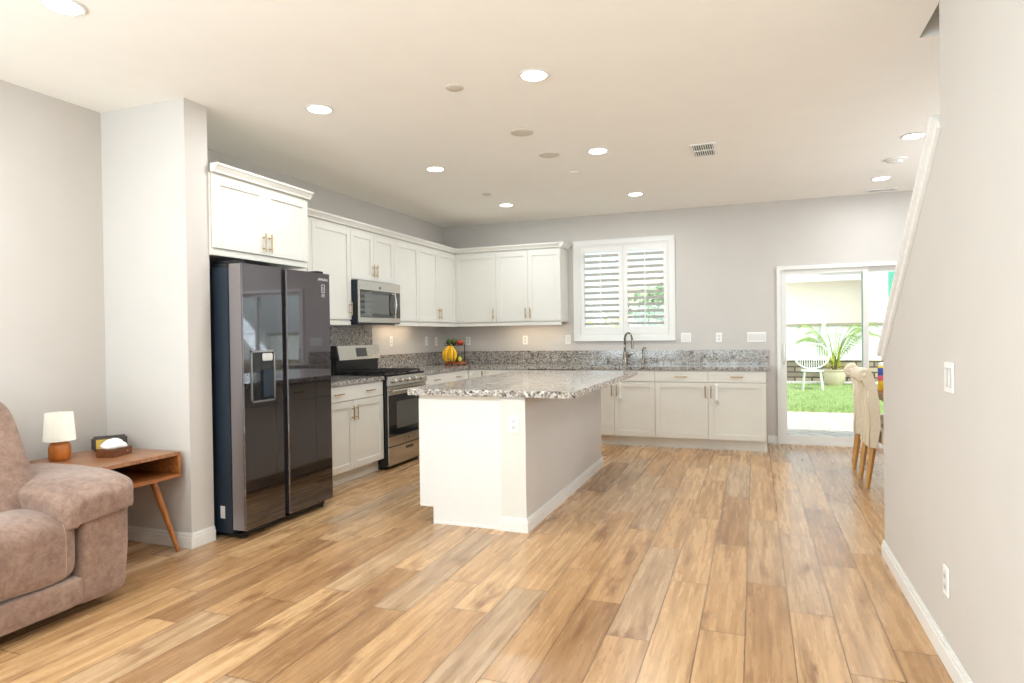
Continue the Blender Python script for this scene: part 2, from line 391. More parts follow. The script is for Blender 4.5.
# sloped cap on the stair wall
sl = Vector((0, Y1-Y2, ZS1-ZS2)).normalized(); nn = Vector((0, -sl.z, sl.y)); nn = nn if nn.z > 0 else -nn
cp = MB()
def slopeboard(x0, x1, a, b_, s0, s1):
    pts = []
    P0 = Vector((0, Y2, ZS2)); L = (Vector((0, Y1, ZS1))-P0).length
    for t, h in ((s0, a), (L+s1, a), (L+s1, b_), (s0, b_)):
        q = P0+sl*t+nn*h; pts.append((q.y, q.z))
    cp.prism(pts, 'x', x0, x1)
slopeboard(XR-.026, XR+.146, .0005, .03, -.03, -.02)
slopeboard(XR-.014, XR-.0005, -.05, .0, -.0, -.02)
struct('trim_1', cp, 'trim')
# baseboards
def base_run(name, p0, p1, nx, ny, h=.095, t=.014):
    m = MB(); x0, y0 = p0; x1, y1 = p1
    def bb(tt, z0, z1):
        m.box(min(x0, x1, x0+nx*tt, x1+nx*tt), max(x0, x1, x0+nx*tt, x1+nx*tt), min(y0, y1, y0+ny*tt, y1+ny*tt), max(y0, y1, y0+ny*tt, y1+ny*tt), z0, z1, .002)
    bb(t, 0, h*.72); bb(t*.72, h*.72, h*.9); bb(t*.4, h*.9, h)
    return m
struct('baseboard_left', base_run('', (XL, YN), (XL, CY0-.015), 1, 0), 'trim')
struct('baseboard_return', base_run('', (XL, CY0), (CX+.014, CY0), 0, -1), 'trim')
struct('baseboard_return_side', base_run('', (CX, CY0), (CX, CY1), 1, 0), 'trim')
struct('baseboard_right', base_run('', (XR, YN), (XR, Y2+.014), -1, 0), 'trim')
struct('baseboard_right_end', base_run('', (XR, Y2), (XR+.12, Y2), 0, 1), 'trim')
struct('baseboard_back', base_run('', (.125, YB), (DX0-.003, YB), 0, -1), 'trim')

# ------------------------------------------------------------------ kitchen window with shutters
w = MB(); ox0, ox1, oz0, oz1 = -2.155, -.893, 1.2, 2.47
for t, d0, d1 in ((.062, .0, .022), (.012, .022, .030)):
    w.box(ox0, ox0+t, YB-d1, YB-d0, oz0, oz1, .002).box(ox1-t, ox1, YB-d1, YB-d0, oz0, oz1, .002)
    w.box(ox0+t, ox1-t, YB-d1, YB-d0, oz1-t, oz1, .002).box(ox0+t, ox1-t, YB-d1, YB-d0, oz0, oz0+t, .002)
win = struct('window_1', w, 'trim')
fr = MB(); ix0, ix1, iz0, iz1 = ox0+.062, ox1-.062, oz0+.062, oz1-.062
fr.box(ix0, ix0+.02, YB-.008, YB+.05, iz0, iz1).box(ix1-.02, ix1, YB-.008, YB+.05, iz0, iz1).box(ix0+.02, ix1-.02, YB-.008, YB+.05, iz1-.02, iz1).box(ix0+.02, ix1-.02, YB-.008, YB+.05, iz0, iz0+.02)
struct('window_frame', fr, 'trim', win)
struct('window_pane', MB().box(WX0+.01, WX1-.01, YB+.10, YB+.104, WZ0+.01, WZ1-.01), 'glass', win)
sa = MB().box(WX0, WX0+.04, YB+.085, YB+.12, WZ0, WZ1).box(WX1-.04, WX1, YB+.085, YB+.12, WZ0, WZ1).box(WX0, WX1, YB+.085, YB+.12, WZ1-.04, WZ1).box(WX0, WX1, YB+.085, YB+.12, WZ0, WZ0+.04).box(-1.545, -1.505, YB+.085, YB+.12, WZ0, WZ1)
struct('window_sash', sa, 'trim', win)
mid = (ix0+ix1)/2
for k, (a, b_) in enumerate(((ix0+.022, mid-.0015), (mid+.0015, ix1-.022))):
    sh = thing('shutter_panel', ['left louvred white shutter panel in the kitchen window', 'right louvred white shutter panel in the kitchen window'][k], 'shutter', (a, YB+.008, iz0+.022))
    wd = b_-a; hh = iz1-iz0-.044; st = .052
    m = MB().box(0, st, -.014, .014, 0, hh, .002).box(wd-st, wd, -.014, .014, 0, hh, .002).box(st, wd-st, -.014, .014, 0, .095, .002).box(st, wd-st, -.014, .014, hh-.075, hh, .002)
    link('shutter_frame', m, 'trim', sh)
    nl = 12; zz0, zz1 = .095, hh-.075; pitch = (zz1-zz0)/nl
    for i in range(nl):
        zc = zz0+pitch*(i+.5); l = MB()
        pr = []
        for q in range(12):
            an = 2*PI*q/12; px, pz = .036*math.cos(an), .0055*math.sin(an); ca, sa_ = math.cos(-.42), math.sin(-.42)
            pr.append((px*ca-pz*sa_, zc+px*sa_+pz*ca))
        l.prism(pr, 'x', st+.001, wd-st-.001)
        link('louvre', l, 'trim', sh, 'auto')
    link('tilt_rod', MB().box(wd/2-.006, wd/2+.006, -.052, -.042, zz0+.03, zz1-.02, .002), 'trim', sh)

# ------------------------------------------------------------------ sliding patio door
d = MB(); t = .045
d.box(DX0, DX0+t, YB-.02, YB+.14, 0, DZ1, .002).box(DX1-t, DX1, YB-.02, YB+.14, 0, DZ1, .002).box(DX0+t, DX1-t, YB-.02, YB+.14, DZ1-t, DZ1, .002).box(DX0+t, DX1-t, YB-.005, YB+.14, 0, .03, .002)
door = struct('door_1', d, 'trim')
xm = 1.14
def dpanel(nm, x0, x1, yy):
    m = MB(); z0, z1 = .031, DZ1-t; s = .055
    m.box(x0, x0+s, yy-.018, yy+.018, z0, z1, .003).box(x1-s, x1, yy-.018, yy+.018, z0, z1, .003).box(x0+s, x1-s, yy-.018, yy+.018, z1-.05, z1, .003).box(x0+s, x1-s, yy-.018, yy+.018, z0, z0+.075, .003)
    o = struct(nm, m, 'trim', door)
    struct('glass_pane', MB().box(x0+s, x1-s, yy-.003, yy+.003, z0+.075, z1-.05), 'glass', o)
    return o
p1 = dpanel('sliding_panel', DX0+t+.001, xm+.03, YB+.03); p2 = dpanel('fixed_panel', xm-.03, DX1-t-.001, YB+.08)
struct('door_handle', MB().tube([(DX0+t+.028, YB+.012, .92), (DX0+t+.028, YB-.03, .95), (DX0+t+.028, YB-.035, 1.03), (DX0+t+.028, YB-.03, 1.11), (DX0+t+.028, YB+.012, 1.14)], .009), 'trim', p1, True)
struct('glass_edge_strip', MB().box(xm-.0295, xm-.024, YB+.05, YB+.059, .04, DZ1-.05), 'glassedge', p1)
struct('window_2', MB().box(-3.55, -1.95, YN-.09, YN-.085, .55, 2.45), 'glass'); struct('window_3', MB().box(-1.35, .25, YN-.09, YN-.085, .55, 2.45), 'glass')

# ------------------------------------------------------------------ ceiling fittings
def recessed(loc, label, r=.072):
    t = thing('recessed_light', label, 'ceiling light', loc, 0, 'recessed ceiling lights')
    m = MB(); pr = [(r+.014, 0), (r+.018, -.004), (r+.010, -.009), (r, -.007), (r, -.001)]
    m.lathe(pr, seg=36); link('trim_ring', m, 'trim', t, 'auto')
    link('lamp_lens', MB().lathe([(.002, -.011), (r*.6, -.0105), (r-.003, -.0085), (r-.003, -.008), (.002, -.008)], seg=36), 'lens', t, 'auto')
    a = area('recessed_lamp_light', (0, 0, -.03), (0, 0, -1), .13, .13, LAMP_W, LAMP_C, 'DISK'); a.parent = t
    return t
LP = [((-2.853, 2.006), 'round recessed light above the sofa, nearest the left wall and partly cut by the frame'),
 ((-2.635, 3.52), 'round recessed light in front of the cabinet over the fridge'),
 ((-1.17, 3.535), 'large bright recessed light over the near end of the island'),
 ((-2.645, 5.17), 'round recessed light in front of the microwave'),
 ((-1.18, 5.19), 'round recessed light over the far half of the island'),
 ((-2.645, 6.92), 'round recessed light nearest the kitchen corner cabinets'),
 ((-1.18, 6.95), 'round recessed light in front of the shuttered window'),
 ((1.155, 5.757), 'round recessed dining light beside the stair trim, the nearer one'),
 ((1.17, 7.236), 'round recessed dining light before the patio door, the farther one')]
for (x, y), lb in LP: recessed((x, y, CH), lb)
for (x, y) in ((-1.2, 1.5), (-2.8, 0.2), (-1.2, -.2)):
    a = area('added_ceiling_lamp', (x, y, CH-.02), (0, 0, -1), .13, .13, LAMP_W, LAMP_C, 'DISK')  # lamps added out of view for extra light, no fittings built
def disc(x, y, r, lb, cat='ceiling cover', nm='ceiling_speaker', h=.008, mat='disc'):
    return single(nm, MB().lathe([(r, 0), (r, -h*.6), (r*.93, -h), (r*.3, -h*1.15), (.002, -h*1.15)], (x, y, CH), 32), mat, lb, cat, (x, y, CH), None, 'auto')
disc(-1.669, 3.527, .055, 'small flat round cover on ceiling, left of the largest light')
disc(-1.586, 4.495, .085, 'nearer of two flat round ceiling speakers over the island', 'ceiling speaker')
disc(-1.58, 5.143, .085, 'farther of two flat round ceiling speakers over the island', 'ceiling speaker')
disc(-1.541, 5.787, .04, 'faint small round sprinkler cover beyond the ceiling speakers', 'sprinkler cover', 'sprinkler_cover', .006, 'ceiling')
disc(-2.628, 6.314, .05, 'small round ceiling sensor before the light nearest the kitchen corner', 'sensor', 'ceiling_sensor')
sm = thing('smoke_detector', 'round white smoke detector between the two dining ceiling lights', 'smoke detector', (1.163, 6.485, CH))
link('detector_base', MB().lathe([(.085, 0), (.085, -.012), (.07, -.016), (.002, -.016)], seg=32), 'plastic', sm, 'auto')
link('detector_dome', MB().lathe([(.055, -.0165), (.05, -.034), (.03, -.04), (.002, -.04)], seg=32), 'plastic', sm, 'auto')
def vent(x0, x1, y0, y1, lb, rows=2):
    v = thing('ceiling_vent', lb, 'air vent', ((x0+x1)/2, (y0+y1)/2, CH)); w2, d2 = (x1-x0)/2, (y1-y0)/2
    f = .022; m = MB().box(-w2, w2, -d2, -d2+f, -.008, 0, .002).box(-w2, w2, d2-f, d2, -.008, 0, .002).box(-w2, -w2+f, -d2+f, d2-f, -.008, 0).box(w2-f, w2, -d2+f, d2-f, -.008, 0)
    if rows == 2: m.box(-w2+f, w2-f, -.012, .012, -.008, 0)
    link('vent_frame', m, 'plastic', v); link('vent_backing', MB().box(-w2+f, w2-f, -d2+f, d2-f, -.002, -.0005), 'slot', v)
    l = MB(); n = 9 if rows == 2 else 14
    for i in range(n):
        xx = -w2+f+(2*w2-2*f)*(i+.5)/n
        l.prism([(xx-.004, -.0025), (xx+.004, -.007), (xx+.005, -.006), (xx-.003, -.0022)], 'y', -d2+f, d2-f)
    link('vent_slats', l, 'plastic', v)
vent(-.475, -.275, 5.32, 5.70, 'white rectangular louvred air vent in the ceiling')
vent(1.12, 1.42, 7.78, 7.92, 'narrow slotted air vent by the back wall above patio door', 1)

# ------------------------------------------------------------------ cabinets
# local frame: width along +X, front faces -Y at y=0, body goes back to +d. rot 90deg turns the front to +X.
def pull(parent, x, z, vertical=True, L=.13, y=-.021):
    m = MB(); a = L/2; p = L*.3
    if vertical:
        m.tube([(x, y-.028, z-a), (x, y-.028, z+a)], .0058, 10)
        for s in (-p, p): m.tube([(x, y, z+s), (x, y-.028, z+s)], .0045, 8)
    else:
        m.tube([(x-a, y-.028, z), (x+a, y-.028, z)], .0058, 10)
        for s in (-p, p): m.tube([(x+s, y, z), (x+s, y-.028, z)], .0045, 8)
    link('handle', m, 'brass', parent, 'auto')
def shaker(parent, name, x0, x1, z0, z1, hx=None, hz=None, flat=False):
    g = .0015; x0 += g; x1 -= g; z0 += g; z1 -= g; m = MB(); s = .058
    if flat: m.box(x0, x1, -.021, -.001, z0, z1, .002)
    else:
        m.box(x0, x0+s, -.021, -.001, z0, z1, .0015).box(x1-s, x1, -.021, -.001, z0, z1, .0015)
        m.box(x0+s, x1-s, -.021, -.001, z0, z0+s, .0015).box(x0+s, x1-s, -.021, -.001, z1-s, z1, .0015)
        m.box(x0+s, x1-s, -.010, -.001, z0+s, z1-s)
    d = link(name, m, 'cab', parent)
    if hx is not None: pull(d, hx, hz, True)
    return d
def drawer(parent, x0, x1, z0, z1, hs=()):
    d = shaker(parent, 'drawer', x0, x1, z0, z1, flat=True)
    for h in hs: pull(d, h, (z0+z1)/2, False)
    return d
def carcass(parent, w, d, z0, z1, toe=False, x0=0):
    if abs(z1-2.324) < .001: z1 = 2.366
    m = MB().box(x0, w, 0, d, z0 if not toe else .114, z1)
    link('cabinet_box', m, 'cab', parent)
    if toe: link('toe_kick', MB().box(x0, w, .05, d, 0, .113), 'cab', parent)
def crown(parent, w, z, x0=0, left=0, right=0, d=.3):
    z += .042; prof = [(0, 0), (-.028, .0), (-.030, .012), (-.048, .036), (-.056, .042), (-.056, .058), (0, .058)]
    m = MB(); m.prism([(p[0]+.0, z+p[1]) for p in prof], 'x', x0-(.0 if not left else 0), w)
    if right: m.prism([(w-p[0]*right, z+p[1]) for p in prof], 'y', -.056, d)
    link('crown_moulding', m, 'cab', parent)
R90 = PI/2
def upper(loc, rot, w, d, doors, label, z0=1.41, zt=2.32, group='upper cabinets', dz0=1.462, x0=0, cr=True, right=0, cx0=None, cw=None, rail=True):
    t = thing('wall_cabinet', label, 'cabinet', (loc[0], loc[1], 0), rot, group)
    carcass(t, w-.0005, d, dz0-.01, zt+.004, x0=x0)
    if rail: link('light_rail', MB().box(x0, w-.0005, -.012, .012, z0, dz0-.011, .002), 'cab', t)
    for (a, b, hx) in doors: shaker(t, 'door', a, b, dz0, zt+.018, hx, dz0+.105)
    if cr: crown(t, w-.0005 if cw is None else cw, zt+.005, x0 if cx0 is None else cx0, right=right, d=d)
    return t
UF = -3.677; UD = UF-XL-.001
BFY = 7.401; UBY = 7.69
# over fridge
FX = -3.258
fc = thing('wall_cabinet', 'deep white cabinet with two doors above the fridge', 'cabinet', (FX, 3.2165, 0), R90, 'upper cabinets')
W_ = .945; fd = FX-XL-.001
carcass(fc, W_, fd, 1.835, 2.366); link('bottom_rail', MB().box(0, W_, -.010, -.0005, 1.835, 1.878, .002), 'cab', fc)
cx = .475
shaker(fc, 'door', .002, cx, 1.88, 2.352, cx-.03, 1.965); shaker(fc, 'door', cx, W_-.004, 1.88, 2.352, cx+.03, 1.965)
PROF = [(0, 0), (-.010, .0), (-.012, .012), (-.030, .036), (-.038, .042), (-.038, .056), (0, .056)]
m = MB(); m.prism([(p[0]-.0225, 2.367+p[1]) for p in PROF]+[(0, 2.423), (0, 2.367)], 'x', .001, W_+.02)
m.prism([(W_-p[0], 2.367+p[1]) for p in PROF], 'y', -.04, fd); link('crown_moulding', m, 'cab', fc)
# left wall uppers
upper((UF, 4.195), R90, .55, UD, [(0, .55, .515)], 'white upper cabinet half hidden behind the fridge top')
upper((UF, 4.745), R90, .585, UD, [(0.0, .585, .552)], 'tall single-door white upper cabinet between fridge and microwave')
mc = thing('wall_cabinet', 'short two-door white upper cabinet directly above the microwave', 'cabinet', (UF, 5.331, 0), R90, 'upper cabinets')
carcass(mc, .8085, UD, 1.853, 2.324); crown(mc, .8085, 2.325)
shaker(mc, 'door', 0, .405, 1.862, 2.338, .373, 1.965); shaker(mc, 'door', .405, .808, 1.862, 2.338, .437, 1.965)
upper((UF, 6.14), R90, .55, UD, [(0, .55, None)], 'white single-door upper cabinet right of the microwave, no pull showing')
t = upper((UF, 6.69), R90, .998, UD, [(0, .49, .462), (.49, .976, .518)], 'white two-door upper cabinet on left wall nearest the corner')
# back wall uppers
BD = YB-UBY-.001
upper((UF+.001, UBY), 0, .587, BD, [(.012, .587, .552)], 'white single-door upper cabinet filling the corner of the back wall', cx0=.0)
upper((-3.089, UBY), 0, .858, BD, [(0, .43, .40), (.43, .856, .46)], 'white two-door upper cabinet on back wall beside the window', right=1)
for nm, x0, x1, y0, y1, px, py in (('under_cabinet_light', -3.02, -2.32, 7.80, 7.84, 0, 0), ('under_cabinet_light', -3.88, -3.84, 6.25, 7.0, 0, 0)):
    lb = 'warm light bar under the back wall upper cabinets' if y0 > 7.5 else 'warm light bar under left wall cabinets beyond the microwave'
    o = thing(nm, lb, 'light', ((x0+x1)/2, (y0+y1)/2, 1.450)); w2, d2 = (x1-x0)/2, (y1-y0)/2
    link('light_housing', MB().box(-w2, w2, -d2, d2, -.010, .0015, .002), 'plastic', o); link('diffuser', MB().box(-w2+.01, w2-.01, -d2+.008, d2-.008, -.013, -.0102), 'ledbar', o)
    a = area('under_cabinet_glow', (0, 0, -.02), (0, 0, -1), 2*w2, 2*d2, 1.3, (1, .82, .6)); a.parent = o
# left base cabinet
BFX = -3.383; BD2 = BFX-XL-.001
t = thing('base_cabinet', 'white base cabinet between the fridge and the range', 'cabinet', (BFX, 4.40, 0), R90, 'base cabinets')
carcass(t, 1.003, BD2, 0, .875, True)
drawer(t, .01, 1.0, .735, .865, (.27, .76)); shaker(t, 'door', .01, .508, .118, .732, .478, .62); shaker(t, 'door', .508, 1.0, .118, .732, .538, .62)
t = thing('base_cabinet', 'white base cabinet right of the range with two drawer pulls', 'cabinet', (BFX, 6.187, 0), R90, 'base cabinets')
carcass(t, 1.822, BD2, 0, .875, True)
drawer(t, .005, 1.19, .735, .865, (.32, .88)); shaker(t, 'door', .005, .598, .118, .732, .568, .62); shaker(t, 'door', .598, 1.19, .118, .732, .628, .62)
def bbase(x0, x1, lb):
    t = thing('base_cabinet', lb, 'cabinet', (x0, BFY, 0), 0, 'base cabinets'); return t, x1-x0
BDB = YB-BFY-.001
t, w_ = bbase(-3.381, -3.131, 'narrow white corner base cabinet with one tall door'); carcass(t, w_, BDB, 0, .875, True); shaker(t, 'door', .022, w_, .118, .865, w_-.035, .79)
t, w_ = bbase(-3.13, -2.601, 'white base cabinet between the corner and dishwasher'); carcass(t, w_, BDB, 0, .875, True); drawer(t, 0, w_, .735, .865, (w_/2,)); shaker(t, 'door', 0, w_, .118, .732, .05, .64)
dw = thing('dishwasher', 'black-topped dishwasher mostly hidden beyond the island', 'dishwasher', (-2.60, BFY, 0))
link('dishwasher_body', MB().box(.005, .613, 0, .55, .1, .87), 'blackmatte', dw); link('door_panel', MB().box(.006, .612, -.022, -.001, .12, .79, .004), 'steel', dw)
link('control_strip', MB().box(.006, .612, -.024, -.001, .793, .868, .003), 'black', dw); link('toe_panel', MB().box(.01, .608, .05, .5, .001, .099), 'black', dw)
link('handle', MB().tube([(.06, -.05, .74), (.55, -.05, .74)], .009, 10).tube([(.08, -.022, .74), (.08, -.05, .74)], .006, 8).tube([(.53, -.022, .74), (.53, -.05, .74)], .006, 8), 'steel', dw, 'auto')
t, w_ = bbase(-1.98, -1.060, 'white sink base cabinet below the kitchen window')
m = MB().box(0, .018, 0, BDB, .114, .875).box(w_-.018, w_, 0, BDB, .114, .875).box(.018, w_-.018, 0, .018, .114, .875).box(.018, w_-.018, .018, BDB, .114, .132)
link('cabinet_box', m, 'cab', t); link('toe_kick', MB().box(0, w_, .05, BDB, 0, .113), 'cab', t)
drawer(t, 0, w_, .745, .865); shaker(t, 'door', 0, .457, .118, .742, .43, .64); sd_ = shaker(t, 'door', .457, w_, .118, .742, .487, .64)
t2, w2_ = bbase(-1.059, -.4865, 'white base cabinet right of the sink, without a child latch'); carcass(t2, w2_, BDB, 0, .875, True); drawer(t2, 0, w2_, .745, .865, (w2_/2,)); shaker(t2, 'door', 0, w2_, .118, .742, w2_-.03, .64)
t3, w3_ = bbase(-.486, .107, 'rightmost white base cabinet at the end by patio door'); carcass(t3, w3_, BDB, 0, .875, True); drawer(t3, 0, w3_, .745, .865, (w3_/2,)); d3 = shaker(t3, 'door', 0, w3_, .118, .742, .03, .64)
link('end_shoe', MB().box(w3_-.001, w3_+.008, .05, BDB, 0, .03, .002), 'cab', t3)
def latch(x, lb):
    o = thing('child_latch', lb, 'child latch', (x, BFY-.022, .60), 0, 'child safety latches')
    link('strap', MB().box(-.012, .012, -.012, -.0015, -.05, .10, .004), 'plastic', o)
    link('latch_pad', MB().box(-.017, .017, -.018, -.0015, .10, .135, .005), 'plastic', o); link('latch_buckle', MB().box(-.017, .017, -.022, -.0015, -.085, -.05, .005), 'greyplastic', o)
latch(-1.45, 'white child safety latch on the sink cabinet door'); latch(-.395, 'white child safety latch on the rightmost base cabinet door')

# ------------------------------------------------------------------ counters, splash
CF = -3.345
CT0, CT1 = .876, .914
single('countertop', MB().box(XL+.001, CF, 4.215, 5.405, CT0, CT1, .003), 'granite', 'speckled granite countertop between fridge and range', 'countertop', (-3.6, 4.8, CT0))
m = MB(); SX0, SX1, SY0, SY1 = -1.88, -1.16, 7.47, 7.84; YF = BFY-.035
m.box(XL+.001, CF, 6.189, YF, CT0, CT1, .002).box(XL+.001, SX0, YF, YB-.001, CT0, CT1, .002).box(SX1, .146, YF, YB-.001, CT0, CT1, .002)
m.box(SX0, SX1, YF, SY0, CT0, CT1, .002).box(SX0, SX1, SY1, YB-.001, CT0, CT1, .002)
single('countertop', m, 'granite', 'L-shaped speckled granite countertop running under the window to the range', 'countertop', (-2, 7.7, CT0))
BS = 1.083
single('backsplash', MB().box(XL+.001, XL+.02, 4.215, 5.42, CT1+.001, BS, .002), 'granite', 'low granite backsplash strip behind the counter beside the fridge', 'backsplash', (XL+.01, 4.8, CT1))
single('backsplash', MB().box(XL+.001, XL+.02, 5.421, 6.175, .93, 1.405, .002), 'granite', 'tall granite backsplash panel behind the range', 'backsplash', (XL+.01, 5.8, .93))
single('backsplash', MB().box(XL+.001, XL+.02, 6.19, YB-.022, CT1+.001, BS, .002), 'granite', 'low granite backsplash strip on left wall beyond the range', 'backsplash', (XL+.01, 7, CT1))
single('backsplash', MB().box(XL+.001, .146, YB-.02, YB-.001, CT1+.001, BS, .002), 'granite', 'long low granite backsplash strip under the window', 'backsplash', (-1.5, YB-.01, CT1))
sk_ = thing('kitchen_sink', 'undermount steel sink below the tall faucet', 'sink', ((SX0+SX1)/2, (SY0+SY1)/2, .70))
cxs, cys = (SX0+SX1)/2, (SY0+SY1)/2; a, b_ = (SX1-SX0)/2-.001, (SY1-SY0)/2-.001
link('basin', MB().box(-a, a, -b_, b_, 0, .006).box(-a, -a+.006, -b_, b_, .006, .2).box(a-.006, a, -b_, b_, .006, .2).box(-a+.006, a-.006, -b_, -b_+.006, .006, .2).box(-a+.006, a-.006, b_-.006, b_, .006, .2), 'steel', sk_)
link('drain', MB().lathe([(.045, .0065), (.045, .010), (.03, .008), (.002, .008)], seg=24), 'chrome', sk_, 'auto')
def arc(c, dirv, R, a0, a1, n=14):
    dv = Vector((dirv[0], dirv[1], 0)).normalized(); out = []
    for i in range(n+1):
        a = a0+(a1-a0)*i/n; out.append(Vector(c)+dv*(R*math.cos(a))+Vector((0, 0, R*math.sin(a))))
    return out
fa = thing('faucet', 'tall gooseneck pull-down kitchen faucet in brushed nickel', 'faucet', (-1.493, 7.905, CT1+.0005))
dv = Vector((.9, -1, 0)).normalized(); R_ = .082
link('faucet_body', MB().lathe([(.03, 0), (.03, .01), (.024, .018), (.023, .14), (.017, .16), (.014, .165)], seg=20), 'chrome', fa, 'auto')
link('neck', MB().tube([(0, 0, .15), (0, 0, .30)]+arc(dv*R_+Vector((0, 0, .30)), dv, R_, PI, .12, 16), .0125, 12), 'chrome', fa, True)
e = dv*(R_*2)+Vector((0, 0, .305))
link('spray_head', MB().tube([e+Vector((-.0, 0, .005)), e+dv*.006+Vector((0, 0, -.03)), e+dv*.012+Vector((0, 0, -.11))], [.0135, .016, .019], 14), 'chrome', fa, 'auto')
link('lever', MB().tube([(.02, 0, .10), (.045, -.005, .105), (.085, -.03, .135)], [.012, .009, .006], 10), 'chrome', fa, 'auto')
f2 = thing('water_dispenser_tap', 'small hooked filtered water tap right of the faucet', 'faucet', (-1.277, 7.905, CT1+.0005))
link('tap_base', MB().lathe([(.02, 0), (.02, .008), (.014, .014), (.013, .07), (.008, .08)], seg=18), 'chrome', f2, 'auto')
dv2 = Vector((.8, -1, 0)).normalized()
link('spout', MB().tube([(0, 0, .07), (0, 0, .16)]+arc(dv2*.045+Vector((0, 0, .16)), dv2, .045, PI, .5, 12), .0065, 10), 'chrome', f2, True)
link('lever', MB().tube([(.01, 0, .055), (.045, -.015, .06)], [.007, .004], 8), 'chrome', f2, 'auto')
sp_ = thing('soap_dispenser', 'short soap dispenser pump left of the faucet', 'soap dispenser', (-1.70, 7.905, CT1+.0005))
link('collar', MB().lathe([(.016, 0), (.016, .03), (.008, .036)], seg=16), 'chrome', sp_, 'auto'); link('pump_head', MB().tube([(0, 0, .03), (0, 0, .062), (.0, -.02, .068), (.0, -.05, .062)], .006, 8), 'chrome', sp_, True)

# ------------------------------------------------------------------ fridge
FY0, FY1, FF = 3.258, 4.172, -3.055
fg = thing('refrigerator', 'black stainless side-by-side refrigerator with an ice dispenser', 'refrigerator', (-3.5, 3.7, 0))
def L(o): return (-3.5, 3.7, 0)
OFF = (-3.5, 3.7, 0)
link('cabinet_body', MB().box(-3.92, -3.165, FY0, FY1, .035, 1.755, .004), 'bluecase', fg, off=OFF)
link('base_grille', MB().box(-3.90, -3.12, FY0+.02, FY1-.02, .012, .034, .002), 'black', fg, off=OFF)
for yy in (FY0+.06, FY1-.06): link('foot', MB().lathe([(.022, 0), (.022, .011)], (-3.13, yy, 0.0), 14), 'black', fg, 'auto', off=OFF)
for yy in (FY0+.05, FY1-.05): link('hinge_cover', MB().box(-3.26, -3.10, yy-.035, yy+.035, 1.7785, 1.80, .005), 'black', fg, off=OFF)
link('top_cover', MB().box(-3.30, -3.166, FY0+.002, FY1-.002, 1.756, 1.778, .002), 'black', fg, off=OFF)
ym = 3.655
def fdoor(y0, y1, nm):
    g = MB(); D0, D1 = -3.158, FF; ch_ = .006
    prof = [(D0, y0), (D1-ch_, y0), (D1, y0+ch_), (D1, y1-ch_), (D1-ch_, y1), (D0, y1)]
    g.prism(prof, 'z', .062, 1.777)
    o = link(nm, g, 'blacksteel', fg, off=OFF)
    link('side_trim', MB().box(D0+.001, D1-.008, y0-.0022, y0-.0004, .064, 1.775), 'blacksteel_edge', o, off=OFF)
    return o
dl = fdoor(FY0, ym-.023, 'freezer_door'); dr = fdoor(ym+.023, FY1, 'fridge_door')
link('handle_channel', MB().box(-3.158, -3.09, ym-.022, ym+.022, .064, 1.775), 'black', fg, off=OFF)
dz0, dz1, dy0, dy1 = .875, 1.215, 3.322, 3.545
dp = link('ice_dispenser', MB().box(FF+.0005, FF+.006, dy0, dy0+.012, dz0, dz1).box(FF+.0005, FF+.006, dy1-.012, dy1, dz0, dz1).box(FF+.0005, FF+.006, dy0, dy1, dz0, dz0+.012).box(FF+.0005, FF+.006, dy0, dy1, dz1-.012, dz1), 'blacksteel_edge', dl, off=OFF)
link('dispenser_recess', MB().box(FF+.0004, FF+.002, dy0+.012, dy1-.012, dz0+.012, dz1-.012), 'black', dl, off=OFF)
link('control_panel', MB().box(FF+.0022, FF+.005, dy0+.012, dy0+.085, dz0+.014, dz1-.075, .001), 'blackglass', dl, off=OFF)
link('water_paddle', MB().box(FF+.0022, FF+.014, dy0+.10, dy1-.02, dz0+.03, dz1-.13, .003), 'bluecase', dl, off=OFF)
link('spout_block', MB().box(FF+.0022, FF+.016, dy0+.10, dy1-.03, dz1-.07, dz1-.02, .005), 'greyplastic', dl, off=OFF)
mt = Matrix.Translation(Vector((FF+.0006, 4.085, 1.722))-Vector(OFF)) @ Matrix(((0, 0, 1, 0), (1, 0, 0, 0), (0, 1, 0, 0), (0, 0, 0, 1)))
text_mesh('SAMSUNG', .026, 'print', 'brand_lettering', dr, mt)
m = MB()
for q in ((4.068, 4.104, 1.632, 1.635), (4.068, 4.104, 1.69, 1.693)): m.box(FF+.0005, FF+.0013, q[0], q[1], q[2], q[3])
m.box(FF+.0005, FF+.0013, 4.066, 4.069, 1.632, 1.693).box(FF+.0005, FF+.0013, 4.103, 4.106, 1.632, 1.693)
for zz in (1.62, 1.61, 1.60): m.box(FF+.0005, FF+.0013, 4.066, 4.106, zz, zz+.003)
stk = link('badge_sticker', m, 'print', dr, off=OFF)
mt = Matrix.Translation(Vector((FF+.0006, 4.0855, 1.643))-Vector(OFF)) @ Matrix(((0, 0, 1, 0), (1, 0, 0, 0), (0, 1, 0, 0), (0, 0, 0, 1)))
text_mesh('1', .052, 'print', 'badge_digit', stk, mt)
link('rating_label', MB().box(-3.262, -3.225, FY0-.0012, FY0-.0002, .13, .21), 'greyplastic', fg, off=OFF)

